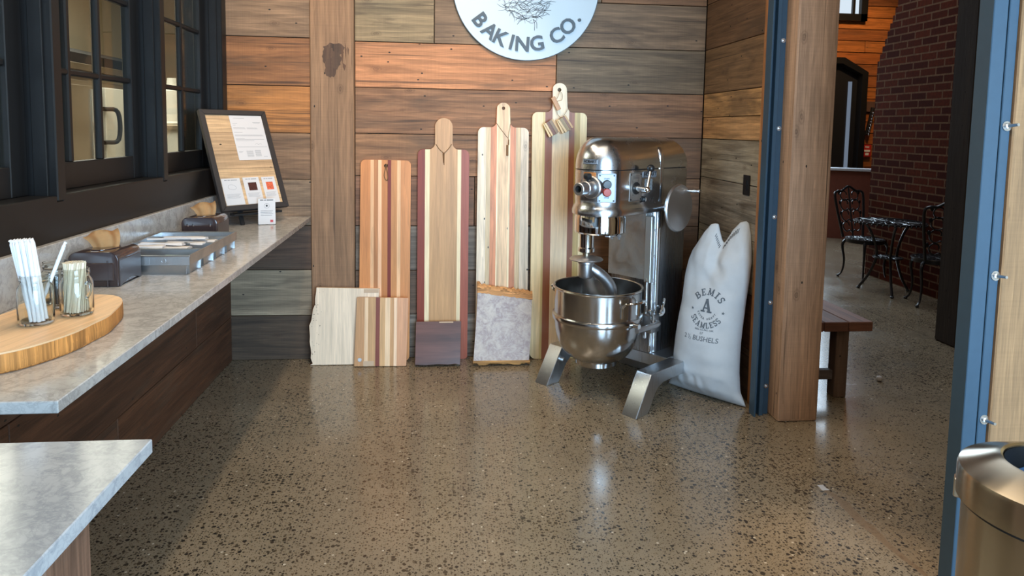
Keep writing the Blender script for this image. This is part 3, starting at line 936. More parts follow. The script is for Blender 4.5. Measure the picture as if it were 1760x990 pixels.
ZS = ZC+H
ZT = ZS
p1, p2 = at_z(63, 557, ZS), at_z(133, 541, ZS)
j1 = make_jar(0.130, 0.041); j1.location = (p1.x, p1.y, ZS+0.0005); tag(j1, 'clear glass jar full of white paper straws, front of the wood slice')
j2 = make_jar(0.128, 0.0405, True); j2.location = (p2.x, p2.y, ZS+0.0005); j2.rotation_euler = (0, 0, -0.5); tag(j2, 'clear glass mug jar packed with thin wooden stir sticks')
p3 = at_z(100, 528, ZS)
j3 = dup(j1, (p3.x, p3.y, ZS+0.0005), None, 'nearly empty clear glass jar behind the straw and stir stick jars')
mb = MB().add(t_tube([(0, 0, 0), (0.0, 0, 0.075), (0.004, 0, 0.085)], [0.006, 0.006, 0.003], 8))
pen = tag(mb.build('marker_pen', 'black_plastic'), 'short black pen standing in the rear glass jar', 'pen'); pen.location = (p3.x+0.004, p3.y-0.012, ZS+0.011)

mb = MB().add(t_tube([(0, 0, 0), (0, 0, 0.20)], 0.0046, 8)).add(t_tube([(0, 0, 0.20), (0.001, 0.001, 0.207), (0.003, 0, 0.212)], [0.0046, 0.003, 0.0045], 6))
st0 = tag(mb.build('drinking_straw', 'straw'), 'white paper wrapped straw standing in the front glass jar', 'straw', 'wrapped straws in the front jar')
rng = random.Random(8)
used = False


def lean(o, base, tipxy, L):
    d = Vector((tipxy[0]-base[0], tipxy[1]-base[1], 0)); s = d.length
    v = Vector((d.x, d.y, sqrt(max(L*L-s*s, 1e-6))))
    o.location = base; o.rotation_euler = v.to_track_quat('Z', 'Y').to_euler()


J = Vector(j1.location)


def bundle(n, rmax, step):
    pts = []
    for i in range(-9, 10):
        for k in range(-9, 10):
            x = (i+0.5*(k % 2))*step; y = k*step*0.866
            if hypot(x, y) <= rmax: pts.append((x, y))
    pts.sort(key=lambda p: hypot(*p)); return pts[:n]


for i, (bx_, by_) in enumerate(bundle(18, 0.0225, 0.0097)):
    o = st0 if i == 0 else st0.copy()
    if i: COL.objects.link(o)
    c_, s_ = cos(0.4)*1.3, sin(0.4)*1.3
    lean(o, (J.x+0.008+bx_, J.y-0.003+by_, J.z+0.011), (J.x-0.022+bx_*c_-by_*s_, J.y+bx_*s_+by_*c_), 0.198+rng.uniform(-0.006, 0.006))
for k, (tx, ty) in enumerate(((0.058, 0.030),)):
    o = st0.copy(); COL.objects.link(o); b = (J.x-0.016, J.y+0.029, J.z+0.011); lean(o, b, (J.x+tx, J.y+ty), 0.2)
    o['label'] = 'lone white straw leaning right, away from the bunch in the front jar'; del o['group']
mb = MB().box((-0.0028, -0.0009, 0), (0.0028, 0.0009, 0.135), (0.5, 0.5, 0.5))
sk0 = tag(mb.build('stir_stick', 'stick'), 'thin pale wooden stir stick standing in the mug jar', 'stir stick', 'stir sticks in the mug jar')
J = Vector(j2.location)
for i, (bx_, by_) in enumerate(bundle(70, 0.0295, 0.0066)):
    o = sk0 if i == 0 else sk0.copy()
    if i: COL.objects.link(o)
    c_, s_ = cos(0.75)*0.93, sin(0.75)*0.93
    lean(o, (J.x+bx_, J.y+by_, J.z+0.011), (J.x-0.002+bx_*c_-by_*s_, J.y+bx_*s_+by_*c_), 0.124+rng.uniform(-0.004, 0.004))
    o.rotation_euler.rotate_axis('Z', rng.uniform(0, 3))


# ---------------------------------------------------------------- napkin dispensers
def dispenser(loc, rz, label, nl):
    loc = (loc[0], loc[1], loc[2]+0.001)
    t = thing('napkin_dispenser', label, 'napkin dispenser', loc, rz, 'smoky plastic napkin dispensers')
    w, d, h = 0.165, 0.194, 0.122                                   # x across (front faces -y), y deep
    prof = round_poly([(-w/2, 0.0), (w/2, 0.0), (w/2, h), (-w/2, h)], [0.004, 0.004, 0.028, 0.028], 5)
    MB().add(t_prism(prof, 0.004, d-0.004, 0.004, 2, 'xzy')).build('body', 'smoke_plastic', t)
    mb = MB().box((-w/2+0.012, -0.0015, 0.02), (w/2-0.012, 0.005, h-0.038), bev=0.003)
    mb.box((-0.03, -0.003, 0.0), (-0.026, 0.003, h-0.03)).box((0.048, -0.003, 0.0), (0.052, 0.003, h-0.03)).box((-0.055, -0.003, 0), (-0.051, 0.003, h-0.03))
    mb.build('front_panel', 'smoke_plastic', t)
    arch = [(0.012, 0.0)]
    arch += [(0.02+(d-0.04)*k/10, 0.016*sin(pi*k/10)) for k in range(11)]+[(d-0.012, 0.0), (d-0.012, h-0.03), (0.012, h-0.03)]
    mb = MB().add(t_prism(arch, w/2-0.001, w/2+0.0025, 0.0008, 1, 'yzx'))
    mb.build('side_panel', 'smoke_side', t)
    mb = MB()
    ring = [(0.044*cos(2*pi*k/24), d*0.5+0.065*sin(2*pi*k/24)) for k in range(24)]
    mb.add(t_prism(ring, h-0.002, h+0.003, 0.001))
    mb.build('slot_rim', 'smoke_plastic', t)
    MB().box((-0.010, 0.012, h-0.001), (0.014, 0.020, h+0.001)).build('badge', 'text_grey', t)
    # napkin pulled up through the slot
    rngn = random.Random(int(loc[1]*100)); mb = MB()
    nu, nv = 14, 8
    t2 = bmesh.new(); G = []
    for i in range(nu+1):
        row = []
        for jv in range(nv+1):
            u, v = i/nu-0.5, jv/nv
            x = u*(0.060+0.055*v)+0.006*sin(v*4)
            y = d*0.5+0.010*sin(u*11)*(0.3+v)-0.010*v+u*0.03
            z = h-0.025+0.088*v+0.020*u*v+0.006*sin(u*9+2)*v-0.02*v*max(0, -u-0.3)*2
            if v > 0.8: y -= (v-0.8)*0.07
            row.append(t2.verts.new((x, y, z)))
        G.append(row)
    for i in range(nu):
        for jv in range(nv): t2.faces.new((G[i][jv], G[i+1][jv], G[i+1][jv+1], G[i][jv+1]))
    bmesh.ops.solidify(t2, geom=t2.faces[:], thickness=0.0012)
    mb.add(t2); o = mb.build('paper_napkin', 'kraft', angle=60)
    o.location = loc; o.rotation_euler = (0, 0, rz)
    tag(o, nl, 'napkin', 'brown paper napkins'); return t


p = at_z(203, 494, ZC); q = at_z(245, 474, ZC)
dispenser((p.x-0.083, p.y+0.001, ZC), 0.0, 'smoky plastic napkin dispenser between the jars and the tin tray', 'brown paper napkin sticking out of the dispenser next to the jars')
pz = at_z(340, 405, ZC)
dispenser((-1.165, 3.42, ZC), 0.0, 'smoky plastic napkin dispenser behind the tin tray, near the framed board', 'brown paper napkin sticking out of the dispenser behind the tray')

# ---------------------------------------------------------------- tin tray with wrapped cutlery
tr = thing('tin_tray', 'dented grey bakery tin of four strapped loaf pans used as a cutlery tray', 'tray', (-1.122, 2.69, ZC+0.001))
W, D, Ht = 0.33, 0.60, 0.072
mb = MB()
n = 4; pd = D/n
pans = []
for k in range(n):
    y0 = k*pd+0.006; y1 = (k+1)*pd-0.006
    for (xa, ya, xb, yb) in ((-W/2, y0, W/2, y0+0.003), (-W/2, y1-0.003, W/2, y1), (-W/2, y0, -W/2+0.003, y1), (W/2-0.003, y0, W/2, y1)):
        mb2 = 0
    s = 0.010
    def wall(pa, pb, nx, ny):
        tlo = [(pa[0]-nx*s, pa[1]-ny*s, 0.001), (pb[0]-nx*s, pb[1]-ny*s, 0.001), (pb[0], pb[1], Ht), (pa[0], pa[1], Ht)]
        inn = [(x-nx*0.003, y-ny*0.003, z) for x, y, z in tlo]
        return t_loft([tlo, inn], True, True)
    pm = MB()
    pm.add(wall((-W/2, y0), (W/2, y0), 0, -1)).add(wall((-W/2, y1), (W/2, y1), 0, 1)).add(wall((-W/2, y0), (-W/2, y1), -1, 0)).add(wall((W/2, y0), (W/2, y1), 1, 0))
    pm.box((-W/2+s, y0+s, 0.0), (W/2-s, y1-s, 0.003))
    pm.build('loaf_pan', 'tin', tr)
mb = MB()
mb.box((-W/2-0.004, -0.001, Ht-0.036), (W/2+0.004, 0.003, Ht), bev=0.001).box((-W/2-0.004, D-0.003, Ht-0.036), (W/2+0.004, D+0.001, Ht), bev=0.001)
mb.box((-W/2-0.004, 0, Ht-0.036), (-W/2-0.001, D, Ht), bev=0.001).box((W/2+0.001, 0, Ht-0.036), (W/2+0.004, D, Ht), bev=0.001)
mb.build('strap', 'tin', tr)
mb = MB()
for k in range(n+1):
    mb.add(t_tube([(-W/2-0.004, k*pd, Ht), (W/2+0.004, k*pd, Ht)], 0.0035, 8))
mb.add(t_tube([(-W/2-0.002, 0, Ht), (-W/2-0.002, D, Ht)], 0.0035, 8)).add(t_tube([(W/2+0.002, 0, Ht), (W/2+0.002, D, Ht)], 0.0035, 8))
mb.build('rolled_rim', 'tin', tr)
em = MB()
em.add(t_text('EKCO', 0.022, 0.0012), M=frame_at((0.075, -0.0018, Ht-0.018), (0, -1, 0))) if False else em.add(t_lathe([(0.009, 0), (0.009, 0.0012), (0.007, 0.0012), (0.007, 0)], 20), M=frame_at((0.075, -0.001, Ht-0.018), (0, -1, 0)))
em.box((0.02, -0.0018, Ht-0.030), (0.024, 0.0, Ht-0.006), M=Matrix.Translation((0.0, 0, 0)))
em.build('stamped_mark', 'tin', tr)


def cutlery():
    mb = MB(); rings = []
    for k in range(9):
        v = k/8; wd = 0.011+0.013*max(0, (v-0.55)/0.45)**0.8 if v < 0.93 else 0.019
        rings.append([(-wd, v*0.17, 0), (wd, v*0.17, 0), (wd*0.8, v*0.17, 0.006), (-wd*0.8, v*0.17, 0.006)])
    mb.add(t_loft(rings)); return mb.build('wrapped_cutlery', 'paper', angle=60)


c0 = cutlery(); tag(c0, None, 'cutlery')
rng = random.Random(21)
cnt = 0
for pan, nn, lab, grp in ((1, 15, 'white paper wrapped wooden cutlery lying in the second pan of the tin tray', 'wrapped cutlery in the second pan'),
                          (2, 16, 'white paper wrapped wooden cutlery heaped in the third pan of the tin tray', 'wrapped cutlery in the third pan')):
    for k in range(nn):
        o = c0 if cnt == 0 else c0.copy()
        if cnt: COL.objects.link(o)
        cnt += 1
        o['label'] = lab; o['group'] = grp
        side = k % 2
        x = rng.uniform(-0.15, -0.03)+0.04*(pan == 2)
        o.location = (-1.14+x, 2.69+pan*pd+0.03+rng.uniform(0, 0.09), ZC+0.022+0.0042*k)
        o.rotation_euler = (rng.uniform(-0.04, 0.04), rng.uniform(-0.1, 0.1), -pi/2+rng.uniform(-0.25, 0.25))
o = c0.copy(); COL.objects.link(o); o.location = (-1.25, 2.69+3*pd+0.08, ZC+0.05); o.rotation_euler = (0, 0, -1.4)
o['label'] = 'single wrapped cutlery piece in the farthest pan of the tin tray'; del o['group']
mb = MB().add(t_tube(smooth_path([(0, 0, 0), (0.02, 0.01, 0.008), (0.05, 0.005, 0.004), (0.075, 0.012, 0.01)], 5), [0.006]*15+[0.004], 6)) if False else MB().add(t_prism(round_poly([(0, 0), (0.07, 0.004), (0.075, 0.03), (0.01, 0.022)], 0.006), 0, 0.008, 0.002))
M['sachet'] = plain('green white sachet', srgb(170, 196, 176), 0.6)
o = mb.build('tea_sachet', 'sachet'); o.location = (-1.08, 2.75, ZC+0.052); o.rotation_euler = (0.25, 0.1, 0.1)
tag(o, 'small pale green sachet in the nearest pan of the tin tray', 'sachet')

# ---------------------------------------------------------------- framed notice board on an easel
BL, BR = Vector((-1.2155, 3.95, 1.016)), Vector((-0.920, 4.24, 1.016))
ex = (BR-BL).normalized(); wF = (BR-BL).length
tilt = atan2(0.255, 0.567)
nx = Vector((ex.y, -ex.x, 0))                                        # faces the room
ey = (Vector((0, 0, 1))*cos(tilt)-nx*sin(tilt)); ez = ex.cross(ey)
hF = sqrt(0.255**2+0.567**2)
fr = thing('notice_frame', 'black framed wooden notice board with pinned papers on a small easel', 'notice board', BL)
FM = Matrix(((ex.x, ey.x, ez.x, BL.x), (ex.y, ey.y, ez.y, BL.y), (ex.z, ey.z, ez.z, BL.z), (0, 0, 0, 1)))
fr.rotation_euler = FM.to_euler()
bw = 0.030
mb = MB()
mb.add(t_prism([(0, 0), (wF, 0), (wF-bw, bw), (bw, bw)], -0.028, 0, 0.002)).add(t_prism([(0, hF), (bw, hF-bw), (wF-bw, hF-bw), (wF, hF)], -0.028, 0, 0.002))
mb.add(t_prism([(0, 0), (bw, bw), (bw, hF-bw), (0, hF)], -0.028, 0, 0.002)).add(t_prism([(wF, 0), (wF, hF), (wF-bw, hF-bw), (wF-bw, bw)], -0.028, 0, 0.002))
mb.build('frame', 'frame_black', fr)
mb = MB()
npl = 5
for k in range(npl):
    y0 = bw-0.004+(hF-2*bw+0.008)*k/npl; y1 = bw-0.004+(hF-2*bw+0.008)*(k+1)/npl
    mb.box((bw-0.004, y0+0.0006, -0.022), (wF-bw+0.004, y1-0.0006, -0.010-0.0006*(k % 2)), random.choice([S_(190, 154, 116), S_(180, 146, 110), S_(196, 160, 120)]), (1, 0, 0))
tag(mb.build('backing', 'timber', fr), 'sawn pale wood backing')


def sheet(name, label, group, x0, y0, x1, y1, content, rz=0.0):
    t = thing(name, label, 'paper', FM @ Vector((x0, y0, -0.009))); t.rotation_euler = FM.to_euler()
    if group: t['group'] = group
    w, h = x1-x0, y1-y0
    MB().box((0, 0, 0), (w, h, 0.0009)).build('sheet', 'paper', t)
    content(t, w, h); return t


def lines(mb, w, h, specs, lh):
    for y, xa, xb in specs: mb.box((xa*w, y*h-lh/2, 0.0009), (xb*w, y*h+lh/2, 0.0012))


def letter(t, w, h):
    mb = MB(); rg = random.Random(2)
    sp = [(0.94, 0.12, 0.45), (0.85, 0.68, 0.92), (0.83, 0.70, 0.90), (0.82, 0.06, 0.20), (0.78, 0.06, 0.14), (0.72, 0.05, 0.40), (0.72, 0.46, 0.78), (0.70, 0.05, 0.42), (0.70, 0.46, 0.80),
          (0.62, 0.05, 0.30), (0.56, 0.05, 0.90), (0.54, 0.05, 0.93), (0.48, 0.05, 0.32), (0.46, 0.05, 0.92), (0.43, 0.05, 0.60), (0.29, 0.05, 0.95), (0.19, 0.05, 0.18), (0.17, 0.05, 0.15), (0.07, 0.78, 0.9)]
    sp += [(0.20-0.018*k, 0.28, 0.48) for k in range(8)]+[(0.21-0.018*k, 0.54, 0.72) for k in range(8)]
    lines(mb, w, h, sp, 0.0018)
    mb.add(t_tube(smooth_path([(w*0.6, h*0.345, 0.001), (w*0.66, h*0.37, 0.001), (w*0.7, h*0.34, 0.001), (w*0.76, h*0.365, 0.001), (w*0.8, h*0.345, 0.001)], 5), 0.0006, 4))
    mb.build('lettering', 'text_grey', t)


def flyer(head, photo):
    def f(t, w, h):
        mb = MB()
        lines(mb, w, h, [(0.93, 0.16, 0.30), (0.93, 0.34, 0.46), (0.93, 0.50, 0.84)], 0.005)
        lines(mb, w, h, [(0.40-0.035*k, 0.12, 0.86-0.05*(k % 3)) for k in range(5)], 0.0014)
        mb.build('lettering', 'text_grey', t)
        if photo:
            MB().box((w*0.26, h*0.50, 0.0009), (w*0.78, h*0.80, 0.0013)).build('photo', photo, t)
        else:
            MB().add(t_tube(smooth_path([(w*0.28, h*0.66, 0.001), (w*0.36, h*0.75, 0.001), (w*0.6, h*0.74, 0.001), (w*0.72, h*0.64, 0.001), (w*0.6, h*0.58, 0.001), (w*0.36, h*0.60, 0.001), (w*0.28, h*0.66, 0.001)], 5), 0.0006, 4)).build('drawing', 'text_grey', t)
    return f


sheet('printed_letter', 'large white printed letter pinned at the top of the notice board', None, 0.175, 0.305, wF-bw-0.002, hF-bw-0.002, letter)
sheet('recipe_card', 'white card with a bread outline drawing, first along the bottom of the notice board', 'cards along the bottom of the notice board', bw+0.006, bw+0.004, bw+0.118, 0.195, flyer('Sour Dough Bread', None))
sheet('recipe_card', 'white card with a dark photo, middle one along the bottom of the notice board', 'cards along the bottom of the notice board', 0.166, bw+0.004, 0.266, 0.197, flyer('What is this?', 'photo_dark'))
sheet('recipe_card', 'white card with an orange photo, beside the right rim of the notice board', 'cards along the bottom of the notice board', 0.283, bw+0.004, wF-bw-0.016, 0.195, flyer('What is this?', 'photo_red'))

es = thing('display_easel', 'small black wooden easel holding up the notice board on the counter', 'easel', (-1.05, 4.12, ZC))
mb = MB()
def bar(mb, a, b, w, d, tint=(0.5, 0.5, 0.5)):
    a, b = Vector(a), Vector(b); L = (b-a).length
    mb.box((-w/2, -d/2, 0), (w/2, d/2, L), tint, (0, 0, 1), 0.002, M=Matrix.Translation(a) @ rot_to(b-a)); return mb
c1 = BL+ex*0.12; c2 = BL+ex*0.30
for c in (c1, c2):
    foot = Vector((c.x-nx.x*0.004, c.y-nx.y*0.004, ZC+0.002)); topp = foot-nx*0.15+Vector((0, 0, 0.33))
    off = -nx*0.045
    bar(MB(), foot, FM @ Vector(((c-BL).length, 0.30, -0.050)), 0.022, 0.016).build('leg', 'black_plastic', es, world=True)
ld = MB()
mid = BL+ex*0.21
ld.box((-0.15, -0.030, -0.014), (0.15, 0.022, -0.002), bev=0.002, M=Matrix(((ex.x, nx.x, 0, mid.x-nx.x*0.01), (ex.y, nx.y, 0, mid.y-nx.y*0.01), (0, 0, 1, BL.z-0.018), (0, 0, 0, 1))))
ld.build('ledge', 'black_plastic', es, world=True)
bk = MB(); bar(bk, (mid.x-nx.x*0.19, mid.y-nx.y*0.19, ZC+0.010), FM @ Vector((0.21, 0.42, -0.045)), 0.022, 0.016); bk.build('leg', 'black_plastic', es, world=True)

# little sign card in a clear stand
cp = at_z(459, 386, ZC)
sc = thing('table_sign_card', 'small white card with round logo and code marks standing before the notice board', 'card', (cp.x, cp.y, ZC+0.001), 0.25)
cm = Matrix.Rotation(radians(-14), 4, 'X')
MB().box((-0.047, -0.0006, 0.001), (0.047, 0.0006, 0.150), M=cm).build('card', 'paper', sc)
mb = MB(); R = cm @ frame_at((0, -0.0008, 0), (0, -1, 0))
for xa_, xb_ in ((-0.036, -0.018), (-0.014, -0.004), (0.0, 0.036)): mb.box((xa_, 0.139, 0), (xb_, 0.1435, 0.0004), M=R)
mb.add(t_lathe([(0.0145, 0), (0.0145, 0.0005), (0.0135, 0.0005), (0.0135, 0)], 24), M=R @ Matrix.Translation((0, 0.108, 0)))
mb.add(t_lathe([(0.006, 0), (0.006, 0.0005), (0, 0.0005)], 8), M=R @ Matrix.Translation((0, 0.108, 0)))
for k in range(4): mb.box((-0.034, 0.078-0.009*k, 0), (0.034-0.006*(k % 2), 0.0795-0.009*k, 0.0004), M=R)
mb.build('lettering', 'ink', sc)
mb = MB().box((0.018, 0.012, 0), (0.034, 0.026, 0.0005), M=R); mb.build('red_mark', 'fire_red', sc)
MB().box((-0.05, -0.012, 0), (0.05, 0.035, 0.0025), bev=0.001).build('stand', 'glass', sc)

# ================================================================ round sign
sg = thing('round_sign', 'round white bakery sign high on the plank wall', 'sign', (0.511, 4.447, 2.397))
R_ = 0.466
SM = frame_at((0, 0, 0), (0, -1, 0))
MB().add(t_lathe([(0, 0), (R_-0.004, 0), (R_-0.004, 0.020), (0, 0.020)], 96), M=SM).build('sign_face', 'sign_white', sg)
MB().add(t_lathe([(R_-0.005, -0.0), (R_, -0.0), (R_, 0.0195), (R_-0.005, 0.0195)], 96), M=SM).build('rim', 'sign_edge', sg)
mb = MB()
rl = 0.362
for ch, ang in (('B', -52.5), ('A', -38.5), ('K', -25.5), ('I', -14.0), ('N', -3.2), ('G', 11.5), ('C', 33.0), ('O', 48.0), ('.', 59.5)):
    a = radians(ang)
    t = t_text(ch, 0.128, 0.010, 0.022)
    xs = [v.co.x for v in t.verts]; ys = [v.co.y for v in t.verts]; cxx = (min(xs)+max(xs))/2
    cyy = (min(ys)+max(ys))/2
    bmesh.ops.translate(t, verts=t.verts[:], vec=(-cxx, -cyy if ch != '.' else -cyy, 0))
    rr = rl if ch != '.' else rl+0.036
    mb.add(t, M=SM @ Matrix.Translation((rr*sin(a), -rr*cos(a), 0.025)) @ Matrix.Rotation(a, 4, 'Z'))
mb.build('lettering', 'sign_letter', sg)
rng = random.Random(12)
mb = MB()
for i in range(230):                                          # loose woven twigs
    lay = rng.random()
    cxn = rng.uniform(-0.15, 0.16); cyn = rng.uniform(-0.235, 0.10)
    if (cxn/0.17)**2+((cyn+0.02)/0.20)**2 > 1: continue
    L = rng.uniform(0.04, 0.10); an = rng.choice([0.25, -0.3, 0.1, -0.7, 0.8])+rng.uniform(-0.25, 0.25)+cxn*3.0; bend = rng.uniform(-0.02, 0.02)
    pts = []
    for k in range(6):
        s = k/5-0.5; pts.append((cxn+L*s*cos(an)-bend*(1-4*s*s)*sin(an), cyn+L*s*sin(an)+bend*(1-4*s*s)*cos(an), 0.0205))
    mb.add(t_tube(pts, [0.0005]+[0.0012]*4+[0.0004], 5), M=SM)
for pts in (((0.045, -0.205), (0.056, -0.235), (0.055, -0.275)), ((0.045, -0.205), (0.068, -0.225), (0.071, -0.262)), ((-0.02, -0.19), (-0.05, -0.20), (-0.064, -0.215)), ((0.02, -0.20), (-0.03, -0.215), (-0.055, -0.24)),
            ((0.04, -0.19), (0.08, -0.185), (0.105, -0.20)), ((-0.07, -0.155), (-0.095, -0.165), (-0.105, -0.19)), ((0.06, -0.14), (0.11, -0.15), (0.16, -0.145)), ((0.07, -0.16), (0.12, -0.16), (0.15, -0.175))):
    mb.add(t_tube(smooth_path([(x, y, 0.0205) for x, y in pts], 5), 0.0015, 5), M=SM)
tag(mb.build('twig_drawing', 'ink', sg), 'black line drawing of tangled twigs')

# wall plate on the right wall
sw = thing('wall_switch_plate', 'slim black switch plate on the greyish planks of the right wall', 'switch plate', (1.700, 3.735, 1.205))
MB().box((-0.007, -0.040, -0.057), (0, 0.040, 0.057), bev=0.002).build('plate', 'black_plastic', sw)
MB().box((-0.010, -0.012, -0.028), (-0.006, 0.012, 0.028), bev=0.001).build('rocker', 'black_plastic', sw)


# ================================================================ cutting boards
def board_thing(name, label, cat, xm, Yb, ang, th):
    t = thing(name, label, cat, (xm, Yb, th*sin(ang)+0.0005), rot=(pi/2-ang, 0, 0)); return t


def striped(outline, stripes, th, xm, hole=None, hx_stripe=None):
    """stripes: list of (x_right_limit, tint); outline in wall x and height; returns a mesh of glued strips"""
    mb = MB(); xl = -99
    for xr, tint in stripes:
        poly = clip(clip(outline, xl, True), xr, False)
        if len(poly) < 3: xl = xr; continue
        poly = [(p[0]-xm, p[1]) for p in poly]
        if hole and xl < hole[0] < xr:
            hx, hy, hr = hole[0]-xm, hole[1], hole[2]
            i = max(range(len(poly)), key=lambda k: poly[k][1])
            circ = [(hx-hr*sin(2*pi*k/16)*(1), hy+hr*cos(2*pi*k/16)) for k in range(17)]
            n = len(poly); area2 = sum(poly[k][0]*poly[(k+1) % n][1]-poly[(k+1) % n][0]*poly[k][1] for k in range(n))
            if area2 > 0: circ = circ[::-1]
            poly = poly[:i+1]+circ+[poly[i]]+poly[i+1:]
        mb.add(t_prism(poly, -th, 0.0), tint, (0, 1, 0)); xl = xr
    return mb


PURP, CREAM, OAK = S_(132, 56, 34), S_(230, 206, 164), S_(192, 146, 100)
# B1: tall striped board without handle
xm = -0.365
o1 = round_poly([(-0.531, 0.0), (-0.210, 0.0), (-0.206, 1.287), (-0.519, 1.290)], [0.03, 0.03, 0.03, 0.03])
X = lambda zx: -0.519+(zx-287)/(498-287)*0.313
st = [(X(328), S_(198, 128, 74)), (X(342), S_(226, 172, 124)), (X(360), S_(176, 116, 70)), (X(375), S_(230, 176, 134)), (X(400), S_(190, 122, 68)), (X(415), S_(122, 46, 28)),
      (X(440), S_(196, 132, 78)), (X(455), S_(230, 178, 130)), (9, S_(204, 136, 82))]
t = board_thing('cutting_board', 'tall handleless board in orange and light stripes, leather loop at its top', 'cutting board', xm, 4.385, 0.0311, 0.026)
striped(o1, st, 0.026, xm, (X(393), 1.252, 0.013)).build('board', 'board', t)
mb = MB()
hx = X(393)-xm
mb.add(t_tube(smooth_path([(hx, 1.252, -0.01), (hx+0.004, 1.262, 0.006), (hx-0.006, 1.225, 0.005), (hx-0.010, 1.185, 0.004), (hx+0.004, 1.160, 0.004), (hx+0.012, 1.180, 0.004), (hx+0.003, 1.245, 0.006)], 5), 0.0028, 6))
tag(mb.build('hanging_loop', 'cord', t), 'leather hanging loop')

# B2: dark edged oak board with rounded handle
xm = 0.0
yb = 1.36
o2 = round_poly([(-0.163, 0.0), (0.163, 0.0), (0.163, yb), (0.056, yb), (0.055, 1.559), (-0.055, 1.559), (-0.055, yb), (-0.163, yb)], [0.02, 0.02, 0.035, 0.04, 0.054, 0.054, 0.04, 0.035], 7)
X = lambda zx: -0.163+(zx-527)/(738-527)*0.326
st = [(X(557), PURP), (X(576), CREAM), (X(690), OAK), (X(705), CREAM), (9, S_(152, 80, 58))]
t = board_thing('cutting_board', 'handled board with wide oak middle and purple brown edges', 'cutting board', xm, 4.405, 0.0128, 0.024)
striped(o2, st, 0.024, xm).build('board', 'board', t)
mb = MB()
for s in (-1, 1): mb.add(t_tube(smooth_path([(s*0.05, 1.395, 0.002), (s*0.03, 1.365, 0.003), (0.002, 1.335, 0.003)], 5), 0.0022, 6))
mb.add(t_tube([(0.002, 1.335, 0.003), (0.003, 1.262, 0.003)], [0.0032, 0.0022], 6)).add(t_tube([(-0.004, 1.335, 0.003), (-0.002, 1.275, 0.003)], [0.003, 0.002], 6)).add(t_ball((0, 1.336, 0.004), 0.006, 8))
tag(mb.build('cord', 'cord', t), 'thin brown cord tied round the handle')

# B3: pale spalted striped board with handle
xm = 0.378
yb = 1.506
o3 = round_poly([(0.213, 0.0), (0.552, 0.0), (0.541, yb), (0.424, yb), (0.417, 1.663), (0.336, 1.663), (0.332, yb), (0.217, yb)], [0.02, 0.02, 0.035, 0.035, 0.040, 0.040, 0.035, 0.035], 7)
X = lambda zx: 0.217+(zx-852)/(1098-852)*0.325
WH = S_(220, 198, 170)
st = [(X(892), WH), (X(913), S_(206, 178, 138)), (X(943), S_(204, 132, 88)), (X(949), CREAM), (X(1000), S_(216, 178, 136)), (X(1008), CREAM), (X(1036), S_(202, 130, 88)), (X(1060), S_(202, 172, 130)), (9, WH)]
M['spalted'] = wood('spalted board wood', 0.42, 0.30, 0.22, knots=0.5, bump=0.08)
t = board_thing('cutting_board', 'pale striped handled board with streaky spalted centre, behind the burl slab', 'cutting board', xm, 4.373, 0.0312, 0.026)
striped(o3, st, 0.026, xm, (0.377, 1.628, 0.011)).build('board', 'spalted', t)
mb = MB()
mb.add(t_tube(smooth_path([(-0.046, 1.535, 0.003), (-0.02, 1.500, 0.003), (0.028, 1.440, 0.003)], 5), 0.0016, 5)).add(t_tube(smooth_path([(0.045, 1.53, 0.003), (0.035, 1.47, 0.003), (0.030, 1.40, 0.003)], 5), 0.0016, 5))
mb.box((0.020, 1.325, 0.001), (0.034, 1.395, 0.007), bev=0.002).box((0.030, 1.395, 0.001), (0.038, 1.43, 0.005), bev=0.001)
tag(mb.build('cord_tag', 'cord', t), 'cord with small brown wooden toggle')

# B4: cream board with dark stripes, tallest
xm = 0.74
yb = 1.608
o4 = round_poly([(0.570, 0.0), (0.915, 0.0), (0.918, yb), (0.791, yb), (0.781, 1.795), (0.690, 1.795), (0.690, yb), (0.562, yb)], [0.04, 0.04, 0.035, 0.04, 0.045, 0.045, 0.04, 0.035], 7)
X = lambda zx: 0.562+(zx-92)/(716-92)*0.356
BTH = 0.020
st = [(X(215), S_(230, 204, 156)), (X(240), S_(206, 182, 124)), (X(322), S_(146, 90, 62)), (X(512), S_(232, 210, 176)), (X(576), S_(146, 92, 64)), (X(640), S_(190, 164, 104)), (9, S_(226, 204, 156))]
t = board_thing('cutting_board', 'tallest cream handled board with two brown stripes, behind the mixer', 'cutting board', xm, 4.381, 0.0243, 0.020)
striped(o4, st, 0.020, xm, (0.735, 1.752, 0.0125)).build('board', 'board', t)

# hanging bundles of little striped coasters and a wooden tag
def BP(px, py, dz):                                            # a point in front of the tallest board
    p = at_y(px, py, 4.405); return Vector((p.x, p.y-dz, p.z))
rng = random.Random(4)
CT = [S_(222, 190, 140), S_(118, 72, 46), S_(206, 166, 112), S_(150, 120, 86)]
def coaster_bundle(px, py, ang, n, label, strips):
    c = BP(px, py, 0.03)
    t = thing('coaster_bundle', label, 'coasters', c, rot=(pi/2, 0, 0), group='wooden coaster bundles on the tallest board')
    for k in range(n):
        mb = MB(); w = 0.062
        Rm = Matrix.Translation((rng.uniform(-0.006, 0.006), rng.uniform(-0.006, 0.006), -0.015+0.011*k)) @ Matrix.Rotation(radians(ang+rng.uniform(-7, 7)), 4, 'Z')
        x = -w/2
        for wd, tint in strips:
            mb.box((x, -0.046, 0), (x+wd*w, 0.046, 0.0095), tint, (0, 1, 0), 0.0008, M=Rm); x += wd*w
        mb.build('coaster', 'board', t)
    return t
coaster_bundle(946, 220, 28, 3, 'bundle of dark striped coasters, first of two hanging on the tallest board', [(0.2, CT[0]), (0.34, CT[1]), (0.30, CT[3]), (0.16, CT[2])])
